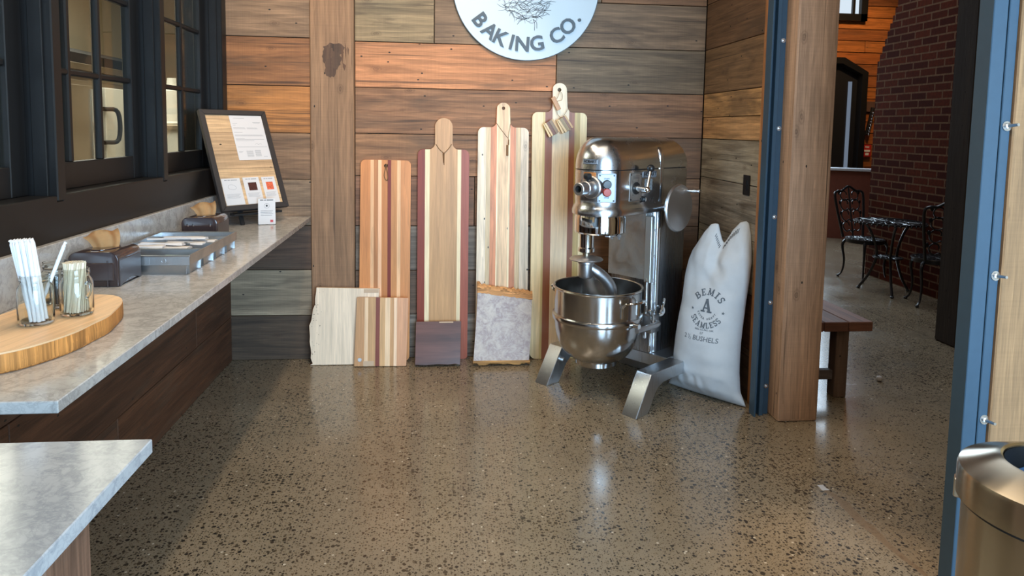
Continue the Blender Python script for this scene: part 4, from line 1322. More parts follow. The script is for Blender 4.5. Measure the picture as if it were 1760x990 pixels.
coaster_bundle(968.5, 214, 30, 3, 'bundle of pale and olive coasters hanging nearest the mixer head', [(0.22, CT[0]), (0.36, S_(150, 126, 84)), (0.24, S_(134, 92, 66)), (0.18, CT[2])])
tg = thing('wooden_tag', 'blank light wooden tag on a cord below the hole of the tallest board', 'tag', BP(955, 178, 0.012), rot=(pi/2, 0, 0))
MB().box((-0.014, -0.045, 0), (0.014, 0.045, 0.006), S_(196, 142, 92), (0, 1, 0), 0.002, M=Matrix.Rotation(radians(28), 4, 'Z')).build('tag_plate', 'board', tg)
a = BP(962, 158, 0.012)-Vector(tg.location)
mb = MB()
q = lambda px, py, d=0.008: (lambda v: (v.x, v.z, -v.y))(BP(px, py, d)-Vector(tg.location))
mb.add(t_tube(smooth_path([q(962, 156, -0.01), q(960, 163), q(956, 170), q(949, 169)], 5), 0.0014, 5)).add(t_tube(smooth_path([q(962, 156, -0.01), q(966, 162), q(965, 172), q(957, 176), q(958, 196), q(968, 205)], 5), 0.0014, 5)).add(t_tube(smooth_path([q(976, 186), q(972, 194), q(968, 200)], 5), 0.0014, 5))
mb.build('cord', 'cord', tg)

# B6: pale live edge slab
rng = random.Random(9)
pl = [(-0.438, 0.0), (-0.398, 0.476), (-0.79, 0.490)]
left = []
for k in range(15):
    s = k/14; y = 0.485-0.475*s
    x = -0.787-0.036*min(1, s*1.9)+0.005*sin(s*9)+rng.uniform(-0.004, 0.004)+(0.012 if s > 0.93 else 0)
    left.append((x, y))
left.append((-0.822, 0.0))
xm = -0.62
outl = [(p[0]-xm, p[1]) for p in [(-0.438, 0.0), (-0.398, 0.476)]+left]
t = board_thing('wood_slab', 'pale maple slab with wavy live edge, leaning on the timber post', 'wood slab', xm, 4.327, 0.0886, 0.03)
MB().add(t_prism(outl, -0.03, 0.0), S_(224, 200, 172), (0, 1, 0)).build('slab', 'board', t)
edge = [(x-xm-0.004, y) for x, y in left]
mb = MB()
mb.add(t_loft([[(x+0.004, y, 0.001), (x, y, -0.010), (x-0.003, y, -0.028), (x+0.006, y, -0.031)] for x, y in edge], True, True), S_(132, 84, 48), (0, 1, 0))
tag(mb.build('bark_edge', 'bark', t, angle=60), 'rough brown bark edge')
mb = MB()
for k in range(34):
    s = rng.random(); y = 0.03+0.43*s; x = -0.80+rng.uniform(0, 0.055)**1-xm-0.03*(1-s); r = rng.uniform(0.0012, 0.0030)
    mb.add(t_lathe([(r, 0.0003), (0, 0.0004)], 7), S_(70, 40, 24), M=Matrix.Translation((x, y, 0.0002)))
tag(mb.build('knot_specks', 'board', t), 'dark pin knots')


def price_tag(name, label, board, x0, y0, x1, y1):
    m = WM(board) @ Matrix.Translation((x0, y0, 0.0006))
    o = MB().box((0, 0, 0), (x1-x0, y1-y0, 0.0008)).build(name, 'label_wood')
    o.location = m.to_translation(); o.rotation_euler = board.rotation_euler
    return tag(o, label, 'tag', 'small tags on the boards')


M['label_wood'] = plain('pale tag', srgb(190, 160, 130), 0.6)
price_tag('price_tag', 'small pale tag at the upper right corner of the live edge maple slab', t, -0.495-xm, 0.450, -0.402-xm, 0.474)

# B7: small striped board, front
xm = -0.38
o7 = round_poly([(-0.546, 0.002), (-0.224, 0.0), (-0.214, 0.425), (-0.532, 0.431)], 0.006, 3)
X = lambda zx: -0.541+(zx-268)/(480-268)*0.322
st = [(X(305), S_(186, 138, 94)), (X(319), S_(226, 188, 148)), (X(350), S_(190, 146, 100)), (X(367), S_(124, 62, 46)), (X(389), S_(204, 158, 108)), (X(409), S_(226, 190, 150)), (X(425), S_(196, 146, 98)), (X(437), S_(230, 192, 156)), (9, S_(206, 150, 110))]
t = board_thing('cutting_board', 'small striped board with one purple stripe, standing in front of the maple slab', 'cutting board', xm, 4.282, 0.1233, 0.022)
striped(o7, st, 0.022, xm).build('board', 'board', t)
MB().add(t_lathe([(0.011, 0.0006), (0.0, 0.0006)], 18), M=Matrix.Translation((-0.512-xm, 0.042, 0))).add(t_lathe([(0.0125, 0), (0.0125, 0.0012), (0.010, 0.0012), (0.010, 0.0004)], 18), M=Matrix.Translation((-0.512-xm, 0.042, 0))).build('finger_hole', 'bark', t)
price_tag('price_tag', 'small pale tag at the bottom of the small striped board, beside its hole', t, -0.49-xm, 0.004, -0.425-xm, 0.034)

# B5: dark walnut board, front of the oak board
xm = -0.025
bt = [(-0.169, 0.004), (-0.10, 0.0), (-0.03, 0.0055), (0.04, 0.002), (0.08, 0.007), (0.114, 0.0)]
o5 = [(x-xm, y) for x, y in bt+[(0.120, 0.272), (-0.167, 0.272)]]
t = board_thing('walnut_slab', 'dark purplish walnut slab leaning low against the oak board', 'wood slab', xm, 4.259, 0.38, 0.032)
M['walnut'] = wood('walnut', 0.38, 0.42, 0.16, bump=0.06, coat=0.2)
MB().add(t_prism(o5, -0.032, 0.0, 0.001), S_(92, 58, 48), (1, 0, 0)).build('slab', 'walnut', t)
price_tag('price_tag', 'small orange brown tag lying on the top edge of the walnut slab', t, -0.02-xm, 0.262, 0.07-xm, 0.270)

# B8: burl slab with live edges top and bottom
xm = 0.385
rng = random.Random(14)
topl = [(0.223+(0.570-0.223)*k/16, 0.470-0.048*k/16+rng.uniform(-0.004, 0.004)) for k in range(17)]
botl = [(0.197+(0.550-0.197)*k/16, 0.020+rng.uniform(-0.004, 0.004)) for k in range(17)]
t = board_thing('burl_slab', 'grey lavender burl slab with rough bark top and bottom, before the spalted board', 'wood slab', xm, 4.255, 0.1635, 0.036)
MB().add(t_prism([(x-xm, y) for x, y in botl+[(0.563, 0.2)]+topl[::-1]+[(0.212, 0.25)]], -0.036, 0.0, 0.0)).build('slab', 'burl', t)
mb = MB()
rings = []
for k in range(25):
    s = k/24; x = 0.220+(0.574-0.220)*s-xm; y = 0.470-0.048*s; h = 0.046-0.004*s+rng.uniform(-0.006, 0.006)+0.012*(s < 0.08); j = rng.uniform(-0.004, 0.004)
    rings.append([(x, y-0.012+j, 0.002), (x, y+h*0.35, 0.005+j), (x, y+h*0.85, -0.008), (x, y+h+j, -0.024), (x, y+h*0.5, -0.040), (x, y-0.01, -0.037)])
mb.add(t_loft(rings), S_(196, 140, 88), (1, 0, 0))
mb.build('bark_edge', 'bark', t, angle=60)
mb = MB(); rings = []
for k in range(29):
    s = k/28; x = 0.194+(0.556-0.194)*s-xm; h = 0.016+rng.uniform(-0.005, 0.003)+(0.0 if not (0.10 < s < 0.3 or 0.68 < s < 0.85) else 0.0)
    lo = 0.001 if (0.10 < s < 0.28 or 0.68 < s < 0.84) else rng.uniform(0.004, 0.012)
    rings.append([(x, 0.030, 0.001), (x, 0.018, 0.004+rng.uniform(0, 0.004)), (x, lo, -0.002), (x, lo+0.001, -0.030), (x, 0.02, -0.038), (x, 0.03, -0.036)])
mb.add(t_loft(rings), S_(170, 124, 72), (1, 0, 0))
mb.build('bark_edge', 'bark', t, angle=60)

# ================================================================ floor standing mixer
FV = Vector((-0.7761292, -0.6305739, 0))
mx = thing('floor_mixer', 'large floor standing steel dough mixer with bowl, dough hook and handwheel', 'mixer', (0.779, 3.689, 0), atan2(FV.y, FV.x))
UC, V0, RH = -0.098, 0.015, 0.143                    # head axis (forward, sideways) and half width
# legs: slanted front, underside high
for s in (-1, 1):
    pr = [(0.0, 0.0), (-0.128, 0.208), (-0.455, 0.208), (-0.455, 0.140), (-0.250, 0.140), (-0.205, 0.125), (-0.175, 0.100), (-0.108, 0.0)]
    v0, v1 = (0.268, 0.364) if s > 0 else (-0.364, -0.268)
    MB().add(t_prism(pr, v0, v1, 0.004, 2, 'xzy')).build('leg', 'base_steel', mx, angle=20)
mb = MB().box((-0.80, -0.30, 0.135), (-0.43, 0.268, 0.206), bev=0.004).box((-0.80, -0.24, 0.0), (-0.66, 0.20, 0.14), bev=0.004)
mb.build('base', 'base_steel', mx)

def stadium(r, u0, u1, z, n=14, v0=V0, rc=0.03, sq=1.0):
    pts = []
    for k in range(n+1):
        a = -pi/2+pi*k/n; pts.append((u0+r*cos(a), v0+r*sin(a), z))
    for cs, st in ((1, pi/2), (-1, pi)):
        for k in range(5):
            a = st+pi/2*k/4; pts.append((u1+rc+rc*cos(a), v0+cs*(r-rc)+rc*sin(a), z))
    return pts

# column
cpr = round_poly([(-0.765, V0-0.142), (-0.43, V0-0.142), (-0.43, V0+0.142), (-0.765, V0+0.142)], [0.035, 0.03, 0.045, 0.035], 6)
MB().add(t_prism(cpr, 0.206, 1.06)).build('column', 'grey_enamel', mx)
# bright rib up the front corner of column and head
rib = smooth_path([(-0.476, V0+0.118, 0.21), (-0.476, V0+0.118, 1.0), (-0.476, V0+0.120, 1.30), (-0.478, V0+0.117, 1.365), (-0.482, V0+0.098, 1.392)], 8)
mb = MB().add(t_tube(rib, 0.029, 18))
tag(mb.build('corner_rib', 'alu', mx), 'bright rounded corner rib')

# head: lower housing, dome
rings = []
for r, z in ((RH-0.004, 1.035), (RH+0.012, 1.042), (RH+0.014, 1.062), (RH+0.008, 1.082), (RH-0.004, 1.100), (RH, 1.125), (RH, 1.284)):
    rings.append(stadium(r, UC, -0.765, z))
MB().add(t_loft(rings)).build('head_housing', 'alu', mx, angle=50)
rings = [stadium(RH+0.0005, UC, -0.766, 1.290)]
hd = 0.172
for k in range(1, 13):
    a = pi/2*k/12; ins = 0.110*(1-cos(a)); z = 1.290+0.012+(hd-0.012)*sin(a)
    rings.append(stadium(max(RH-ins, 0.01), UC-ins*0.10, -0.766+ins*0.9, z, rc=min(0.03+ins*0.15, max(RH-ins, 0.01)*0.9)))
MB().add(t_loft(rings)).build('top_dome', 'alu', mx, angle=50)
MB().add(t_loft([stadium(RH-0.005, UC, -0.76, 1.280), stadium(RH-0.005, UC, -0.76, 1.294)])).build('seam', 'black_plastic', mx)

# planetary drum, shaft, splash disc, hook
MX = Matrix.Translation((UC, V0, 0))
MB().add(t_lathe([(0, 1.036), (RH-0.004, 1.036), (RH, 1.02), (RH, 0.945), (RH-0.008, 0.936), (0, 0.936)], 48), M=MX).build('planetary_drum', 'chrome', mx)
US, VS = -0.005, 0.0
SMx = Matrix.Translation((US, VS, 0))
MB().add(t_lathe([(0, 0.94), (0.040, 0.94), (0.040, 0.862), (0.046, 0.856), (0.046, 0.838), (0.030, 0.830), (0.0, 0.830)], 32), M=SMx).build('shaft', 'chrome', mx)
MB().add(t_lathe([(0, 0.832), (0.020, 0.832), (0.020, 0.80), (0, 0.80)], 16), M=SMx).build('shaft_pin', 'kitchen_steel', mx)
MB().add(t_lathe([(0, 0.815), (0.030, 0.813), (0.085, 0.802), (0.093, 0.795), (0.089, 0.790), (0.04, 0.796), (0, 0.798)], 40), M=SMx).build('splash_disc', 'cast_alu', mx)
hk = MB().add(t_lathe([(0, 0.80), (0.044, 0.797), (0.046, 0.772), (0.041, 0.768), (0.040, 0.700), (0.036, 0.692), (0, 0.690)], 32), M=SMx)
hk.build('hook_hub', 'cast_alu', mx)
vd = Vector((-0.22, 0.10, 0))
path = smooth_path([(US-0.005, VS+0.005, 0.755), (US-0.045, VS+0.035, 0.725), (US-0.095, VS+0.065, 0.675), (US-0.125, VS+0.080, 0.62), (US-0.135, VS+0.07, 0.55), (US-0.11, VS+0.03, 0.46), (US-0.05, VS-0.02, 0.38), (US-0.06, VS-0.05, 0.30)], 6)
MB().add(t_tube(path, [0.030]*6+[0.033]*(len(path)-12)+[0.028]*6, 14)).build('dough_hook', 'cast_alu', mx, angle=60)
mb = MB()
for du, dv in ((-0.085, 0.02), (-0.115, 0.055)): mb.add(t_lathe([(0, 0.938), (0.014, 0.938), (0.014, 0.915), (0.008, 0.913), (0.008, 0.903), (0, 0.903)], 8), M=Matrix.Translation((UC+du*0.6+0.02, V0+dv+0.04, 0)))
mb.box((UC-0.03, V0+0.05, 0.915), (UC+0.02, V0+0.085, 0.938), bev=0.004)
mb.build('grease_bolts', 'cast_alu', mx)

# accessory hub
hb = frame_at((UC+RH-0.010, V0+0.045, 1.195), (1, 0.10, -0.02))
mb = MB().add(t_lathe([(0, -0.02), (0.062, -0.02), (0.062, 0.012), (0.056, 0.018), (0.040, 0.020), (0.038, 0.07), (0.034, 0.074), (0.034, 0.128), (0.030, 0.131), (0.019, 0.131), (0.019, 0.06), (0, 0.06)], 36), M=hb)
h0 = mb.build('accessory_hub', 'cast_alu', mx)
mb = MB().add(t_lathe([(0.0185, 0.062), (0, 0.063)], 16), M=hb); mb.build('hub_bore', 'black_plastic', h0)
kb = hb @ Matrix.Translation((0.0, 0.036, 0.045)) @ Matrix.Rotation(-pi/2, 4, 'X')
mb = MB().add(t_lathe([(0, -0.01), (0.008, -0.01), (0.008, 0.008), (0.018, 0.010), (0.024, 0.022), (0.024, 0.034), (0.018, 0.042), (0, 0.042)], 6), M=kb)
mb.build('hub_knob', 'black_plastic', h0)

def on_head(th, z, lift=0.0):
    a = radians(th); n = Vector((cos(a), sin(a), 0))
    return frame_at(Vector((UC, V0, z))+n*(RH+lift), n)

def curved_plate(th0, th1, z0, z1, thick, mat, name, parent, r=RH):
    out = [];
    n = 8
    rings = []
    for k in range(n+1):
        a = radians(th0+(th1-th0)*k/n)
        rings.append([(UC+rr*cos(a), V0+rr*sin(a), z) for rr, z in ((r-0.002, z0), (r+thick, z0), (r+thick, z1), (r-0.002, z1))])
    return MB().add(t_loft(rings)).build(name, mat, parent)

# name badge and orange data plate on the front
bd = curved_plate(-4, 30, 1.318, 1.346, 0.004, 'label_plate', 'name_badge', mx, RH-0.001)
mb = MB()
for ch, th in zip('HOBART', (1.5, 6.5, 11.5, 16, 20.5, 25)):
    t = t_text(ch, 0.021, 0.0015, 0.02); a = on_head(th, 1.332, 0.0045); mb.add(t, M=a)
for z in (1.319, 1.345): mb.add(t_tube([on_head(th, z, 0.0035).to_translation() for th in range(-4, 31, 2)], 0.0014, 6))
mb.build('badge_lettering', 'ink', bd)
cp_ = curved_plate(-2, 27, 1.236, 1.275, 0.0018, 'copper_plate', 'data_plate', mx)
mb = MB()
for k in range(5):
    for (a0, a1) in ((0, 11), (13, 25)):
        mb.add(t_tube([on_head(th, 1.243+0.006*k, 0.0018).to_translation() for th in range(a0, a1+1, 2)], 0.0007, 4))
mb.build('plate_lettering', 'cord', cp_)

# start stop switch plate at the front corner
swp = thing  # (kept flat: the plate stands a little proud of the round housing)
PL = on_head(50, 1.193, 0.003)
pw, ph = 0.098, 0.156
sp = MB().add(t_prism(round_poly([(-pw/2, -ph/2), (pw/2, -ph/2), (pw/2, ph/2), (-pw/2, ph/2)], 0.006), -0.014, 0.003, 0.0), M=PL).build('switch_plate', 'label_plate', mx)
mb = MB()
for a, b, c, d in ((-pw/2+0.003, -ph/2+0.003, pw/2-0.003, -ph/2+0.005), (-pw/2+0.003, ph/2-0.005, pw/2-0.003, ph/2-0.003), (-pw/2+0.003, -ph/2+0.003, -pw/2+0.005, ph/2-0.003), (pw/2-0.005, -ph/2+0.003, pw/2-0.003, ph/2-0.003)):
    mb.box((a, b, 0.003), (c, d, 0.0036), M=PL)
for x in (-1, 1):
    for y in (-1, 1): mb.add(t_lathe([(0.0045, 0.003), (0.004, 0.0055), (0, 0.0055)], 10), M=PL @ Matrix.Translation((x*(pw/2-0.011), y*(ph/2-0.011), 0)))
mb.add(t_text('START', 0.011, 0.0006, 0.02), M=PL @ Matrix.Translation((0, 0.050, 0.0034))).add(t_text('STOP', 0.011, 0.0006, 0.02), M=PL @ Matrix.Translation((0, -0.052, 0.0034)))
mb.build('plate_lettering', 'ink', sp)
MB().add(t_lathe([(0, 0.003), (0.023, 0.003), (0.024, 0.012), (0.020, 0.018), (0, 0.019)], 24), M=PL @ Matrix.Translation((0, 0.020, 0))).build('start_button', 'black_plastic', sp)
MB().add(t_lathe([(0, 0.003), (0.022, 0.003), (0.023, 0.014), (0.019, 0.021), (0, 0.022)], 24), M=PL @ Matrix.Translation((0, -0.022, 0))).build('stop_button', 'red_button', sp)

# side: speed plate, lever, badge, info plate, knob
VF = V0+RH
SIDE = lambda u, z, lift=0.0: frame_at((u, VF+lift, z), (0, 1, 0))
pw, ph = 0.112, 0.158
sd = MB().add(t_prism(round_poly([(-pw/2, -ph/2), (pw/2, -ph/2), (pw/2, ph/2), (-pw/2, ph/2)], 0.006), -0.002, 0.002), M=SIDE(-0.222, 1.192)).build('speed_plate', 'worn_zinc', mx)
mb = MB(); L = SIDE(-0.222, 1.192, 0.002)
for x in (-1, 1):
    for y in (-1, 1): mb.add(t_lathe([(0.0045, 0.0), (0.004, 0.0025), (0, 0.0025)], 10), M=L @ Matrix.Translation((x*(pw/2-0.011), y*(ph/2-0.011), 0)))
for a, b, c, d in ((-pw/2+0.003, -ph/2+0.003, pw/2-0.003, -ph/2+0.005), (-pw/2+0.003, ph/2-0.005, pw/2-0.003, ph/2-0.003), (-pw/2+0.003, -ph/2+0.003, -pw/2+0.005, ph/2-0.003), (pw/2-0.005, -ph/2+0.003, pw/2-0.003, ph/2-0.003)):
    mb.box((a, b, 0.0), (c, d, 0.0006), M=L)
for s_, x, y in (('1', -0.030, 0.030), ('2', 0.024, 0.034), ('3', 0.028, -0.040), ('4', -0.026, -0.044)): mb.add(t_text(s_, 0.013, 0.0005, 0.02), M=L @ Matrix.Translation((x, y, 0.0004)))
for k in range(3): mb.box((-0.03, 0.060-0.007*k, 0), (0.03, 0.0615-0.007*k, 0.0005), M=L)
mb.build('plate_lettering', 'ink', sd)
lv = MB().add(t_lathe([(0, 0), (0.034, 0), (0.034, 0.006), (0, 0.006)], 24), M=SIDE(-0.222, 1.185, 0.002)).build('lever_boss', 'black_plastic', mx)
p0 = Vector((-0.222, VF, 1.185)); p1 = p0+Vector((0, 0.075, -0.004))
MB().add(t_cyl(p0, p1, 0.019, 0.016)).add(t_ball(p1, 0.018)).build('lever_hub', 'chrome', lv)
p2 = p1+Vector((-0.055, -0.018, 0.104))
MB().add(t_tube([p1, p2], [0.009, 0.0065], 12)).build('lever_rod', 'chrome', lv)
MB().add(t_ball(p2+Vector((-0.004, -0.002, 0.010)), 0.022, 20)).build('lever_ball', 'black_plastic', lv)
bp = MB().add(t_prism(round_poly([(-0.064, -0.018), (0.064, -0.018), (0.064, 0.018), (-0.064, 0.018)], 0.007), -0.002, 0.004), M=SIDE(-0.352, 1.257)).build('name_badge', 'label_plate', mx)
mb = MB().add(t_text('HOBART', 0.030, 0.0012, 0.022), M=SIDE(-0.352, 1.257, 0.0044))
mb.add(t_tube([SIDE(-0.352, 1.257, 0.004) @ Vector((x, y, 0)) for x, y in ((-0.061, -0.015), (0.061, -0.015), (0.061, 0.015), (-0.061, 0.015), (-0.061, -0.015))], 0.0015, 6))
mb.build('badge_lettering', 'ink', bp)
ip = MB().box((-0.036, -0.032, -0.001), (0.036, 0.032, 0.0012), M=SIDE(-0.345, 1.200)).build('info_plate', 'alu_label', mx) if 'alu_label' in M else None
M['alu_label'] = plain('faded info label', srgb(150, 156, 160), 0.4, metal=0.4)
ip = MB().box((-0.036, -0.032, -0.001), (0.036, 0.032, 0.0012), M=SIDE(-0.345, 1.200)).build('info_plate', 'alu_label', mx)
mb = MB()
for k in range(7): mb.box((-0.026, 0.022-0.007*k, 0.0012), (0.026-0.01*(k % 3), 0.0235-0.007*k, 0.0017), M=SIDE(-0.345, 1.200))
mb.build('plate_lettering', 'ink', ip)
kn = MB().add(t_lathe([(0, 0), (0.016, 0), (0.016, 0.012), (0.013, 0.015), (0, 0.015)], 20), M=SIDE(-0.300, 1.120)).build('side_knob', 'black_plastic', mx)
MB().box((-0.003, -0.011, 0.014), (0.003, 0.011, 0.017), M=SIDE(-0.300, 1.120)).build('knob_slot', 'chrome', kn)

# worn cover plates on the front of the column
MB().box((-0.43, -0.150, 0.640), (-0.402, 0.112, 1.034), bev=0.002).build('front_cover', 'worn_zinc', mx)
MB().box((-0.43, 0.112, 0.628), (-0.396, 0.155, 1.014), bev=0.003).build('slide_rail', 'satin_rail', mx)
mb = MB()
for z in (0.93, 0.78, 0.62): mb.add(t_lathe([(0, 0), (0.006, 0), (0.006, 0.004), (0, 0.005)], 8), M=SIDE(-0.432, z, 0.0))
mb.build('screws', 'bolt', mx)
mb = MB().add(t_cyl((-0.405, 0.128, 0.30), (-0.405, 0.128, 0.65), 0.010)); mb.build('slide_rod', 'chrome', mx)
mb = MB().add(t_cyl((-0.425, 0.150, 0.22), (-0.425, 0.150, 0.65), 0.007)); mb.build('slide_rod', 'chrome', mx)
MB().box((-0.432, -0.14, 0.21), (-0.426, 0.15, 0.64)).build('slide_channel', 'grey_enamel', mx)

# bowl lift yoke with its clamp
yk = MB()
yk.box((-0.46, 0.10, 0.34), (-0.375, 0.19, 0.445), bev=0.010, seg=2)
yk.box((-0.42, -0.24, 0.395), (-0.385, 0.12, 0.440), bev=0.008)
y0 = yk.build('bowl_yoke', 'cast_alu', mx)
BU, BV = UC-0.018, 0.0
for s in (-1, 1):
    pth = smooth_path([(-0.39, s*0.20, 0.42), (-0.33, s*0.262, 0.425), (-0.22, s*0.276, 0.43), (BU+0.01, s*0.276, 0.432)], 6)
    MB().add(t_tube(pth, 0.015, 10)).build('yoke_arm', 'cast_alu', y0)
mb = MB()
mb.add(t_tube(smooth_path([(-0.40, 0.17, 0.44), (-0.34, 0.20, 0.485), (-0.31, 0.235, 0.475), (-0.27, 0.265, 0.448)], 5), 0.010, 8)).add(t_tube(smooth_path([(-0.44, 0.20, 0.45), (-0.44, 0.22, 0.50), (-0.44, 0.23, 0.55)], 4), 0.007, 8))
mb.add(t_lathe([(0.020, -0.006), (0.032, -0.006), (0.032, 0.006), (0.020, 0.006), (0.020, -0.006)], 20), M=frame_at((-0.44, 0.20, 0.47), (0.4, 0.9, 0.1)))
mb.add(t_cyl((-0.385, 0.145, 0.46), (-0.385, 0.145, 0.50), 0.008))
mb.build('clamp', 'chrome', y0)

# bowl
def bz(prof, n=10): return prof
RB = 0.246
prof = [(0.0, 0.200), (0.100, 0.200)]
out = [(0.112, 0.186), (0.116, 0.190), (0.116, 0.214), (0.108, 0.222)]
for k in range(0, 11):
    a = k/10; out.append((0.112+(0.240-0.112)*sin(a*pi/2)**1.0, 0.222+(0.440-0.222)*(1-cos(a*pi/2))))
out += [(0.240, 0.444), (0.252, 0.447), (0.254, 0.455), (0.254, 0.472), (0.250, 0.478), (0.241, 0.480), (0.243, 0.60), (0.244, 0.618)]
rim = [(0.250, 0.620), (0.254, 0.626), (0.251, 0.633), (0.244, 0.634), (0.239, 0.630)]
inn = [(0.238, 0.60), (0.236, 0.46)]
for k in range(10, -1, -1):
    a = k/10; inn.append((max(0.0, 0.236*sin(a*pi/2)), 0.215+(0.44-0.215)*(1-cos(a*pi/2))))
mb = MB().add(t_lathe([(0, 0.196), (0.105, 0.196)]+out+rim+inn, 72), M=Matrix.Translation((BU, BV, 0)))
bw_ = mb.build('bowl', 'stainless', mx, angle=40)
def bpt(th, r, z): a = radians(th); return (BU+r*cos(a), BV+r*sin(a), z)
# wire handle on the near side
mb = MB()
for th in (70, 102):
    mb.add(t_tube([bpt(th, 0.247, 0.50), bpt(th, 0.249, 0.575)], 0.006, 8))
mb.add(t_tube(smooth_path([bpt(70, 0.249, 0.560), bpt(72, 0.270, 0.585), bpt(78, 0.300, 0.590), bpt(94, 0.302, 0.590), bpt(100, 0.272, 0.585), bpt(102, 0.249, 0.560)], 6), 0.0062, 8))
mb.build('bowl_handle', 'chrome', bw_)
mb = MB().add(t_tube(smooth_path([bpt(-72, 0.247, 0.560), bpt(-76, 0.290, 0.585), bpt(-94, 0.292, 0.585), bpt(-98, 0.247, 0.560)], 6), 0.0062, 8))
mb.build('bowl_handle', 'chrome', bw_)
MB().add(t_tube([bpt(-50, 0.246, 0.622), bpt(-50, 0.262, 0.618)], [0.012, 0.006], 8)).build('rim_lug', 'chrome', bw_)
MB().add(t_cyl(bpt(90, 0.240, 0.455), bpt(90, 0.285, 0.455), 0.014)).build('bowl_pin', 'chrome', bw_)
MB().add(t_cyl((-0.13, -0.270, 0.135), (-0.13, -0.245, 0.135), 0.014)).build('foot_bolt', 'bolt', mx)

# handwheel
hw = frame_at((-0.530, 0.235, 1.062), (0, 1, 0))
mb = MB().add(t_lathe([(0, 0.012), (0.06, 0.008), (0.118, -0.004), (0.128, -0.004), (0.137, 0.002), (0.138, 0.010), (0.132, 0.017), (0.120, 0.016), (0.06, 0.022), (0, 0.025)], 56), M=hw)
wh = mb.build('handwheel', 'cast_alu', mx)
MB().add(t_cyl((-0.530, VF-0.01, 1.062), (-0.530, 0.245, 1.062), 0.022)).build('wheel_shaft', 'chrome', wh)
hp = hw @ Vector((0.075, 0.104, 0.010)) if False else None
hs = Vector((-0.530-0.085, 0.240, 1.062+0.095))
mb = MB().add(t_lathe([(0, 0), (0.008, 0), (0.008, 0.008), (0.0065, 0.012), (0.010, 0.03), (0.0125, 0.055), (0.009, 0.075), (0.012, 0.086), (0.010, 0.095), (0, 0.098)], 16), M=frame_at(hs, (0.05, 1, 0.05)))
mb.build('wheel_handle', 'chrome', wh)

# ================================================================ canvas flour sack
SL, SR = Vector((1.347, 3.896, 0)), Vector((1.653, 3.524, 0))
sx = (SR-SL).normalized(); sn = Vector((-(-sx.y), -sx.x, 0)); sn = Vector((sx.y, -sx.x, 0))
if sn.y > 0: sn = -sn
SC0 = (SL+SR)/2


def interp(tab, x):
    for (a, fa), (b, fb) in zip(tab, tab[1:]):
        if x <= b:
            t = (x-a)/(b-a); t = max(0, min(1, t)); return fa+(fb-fa)*t
    return tab[-1][1]


Wt = [(0, .243), (.03, .234), (.08, .210), (.2, .199), (.4, .192), (.62, .188), (.8, .194), (.92, .192), (1, .180)]
Ct = [(0, 0.0), (.1, .0), (.5, 0.0), (.8, .004), (1, .010)]
Tt = [(0, .012), (.03, .045), (.08, .085), (.18, .112), (.4, .120), (.6, .112), (.75, .095), (.86, .066), (.94, .034), (1, .006)]
Ht = [(-1, .80), (-.86, .845), (-.66, .915), (-.47, .962), (-.36, .968), (-.24, .968), (-.14, .925), (-.02, .88), (.06, .866), (.14, .885), (.3, .945), (.5, .99), (.66, 1.0), (.78, .99), (.90, .93), (1, .84)]
NA, NV = 60, 80


def sack_pt(a, v, side):
    h = interp(Ht, a); base = 0.86
    z = v*base if v < 0.7 else 0.7*base+(v-0.7)/0.3*(h-0.7*base)
    if v >= 0.7 and h < base: z = 0.7*base+(v-0.7)/0.3*(h-0.7*base)
    s = interp(Ct, v)+a*interp(Wt, v)
    t = interp(Tt, v)*max(0.0, 1-abs(a)**2.4)**0.55
    ear = 1.0
    if v > 0.8:                                        # two pulled up corners with a slack dip between
        d = (v-0.8)/0.2; t *= 1-0.35*d*math.exp(-((a-0.06)/0.25)**2)
    p = Vector((s*3.1, z*3.0, 0.0 if side > 0 else 5.0))
    wr = noise.noise(p*1.6)*0.014+noise.noise(Vector((s*3.2+z*2, z*17, 2.0*side)))*0.008
    if v > 0.62: wr += noise.noise(Vector((s*13+z*6, z*13, 7.0)))*0.016*min(1, (v-0.62)/0.15)
    if v < 0.16: wr += noise.noise(Vector((s*26, z*6, 3.0)))*0.009
    edge = max(0.0, 1-abs(a)**4)*min(1, v*12)*min(1, (1-v)*10)
    t += wr*edge
    lean_ = -0.12*z*z/0.9 if z > 0 else 0
    yoff = lean_+0.035*sin(min(1, z/0.5)*pi)*0.6
    p = SC0+sx*s+sn*(t*side+yoff)
    zz = z+0.006
    if v < 0.08 and a < -0.8: zz += 0.0
    return Vector((p.x, p.y, zz))


sk = thing('canvas_sack', 'stuffed white canvas flour sack with grey stencil print, leaning beside the mixer', 'sack', (SC0.x, SC0.y, 0))
t = bmesh.new(); grid = {}
loop_a = [-1+2*k/NA for k in range(NA+1)]
for j in range(NV+1):
    v = j/NV
    for k, a in enumerate(loop_a): grid[(1, j, k)] = t.verts.new(sack_pt(a, v, 1))
    for k, a in enumerate(loop_a):
        grid[(-1, j, k)] = grid[(1, j, k)] if k in (0, NA) else t.verts.new(sack_pt(a, v, -1))
for j in range(NV):
    for k in range(NA):
        t.faces.new((grid[(1, j, k)], grid[(1, j, k+1)], grid[(1, j+1, k+1)], grid[(1, j+1, k)]))
        try: t.faces.new((grid[(-1, j, k+1)], grid[(-1, j, k)], grid[(-1, j+1, k)], grid[(-1, j+1, k+1)]))
        except ValueError: pass
for j in (0, NV):
    for k in range(NA):
        vs = [grid[(1, j, k)], grid[(1, j, k+1)], grid[(-1, j, k+1)], grid[(-1, j, k)]]
        vs = list(dict.fromkeys(vs))
        if len(vs) > 2: t.faces.new(vs)
bmesh.ops.recalc_face_normals(t, faces=t.faces[:])
bvh = BVHTree.FromBMesh(t)
sm = MB().add(t).build('sack_body', 'canvas', sk, world=True, angle=80)


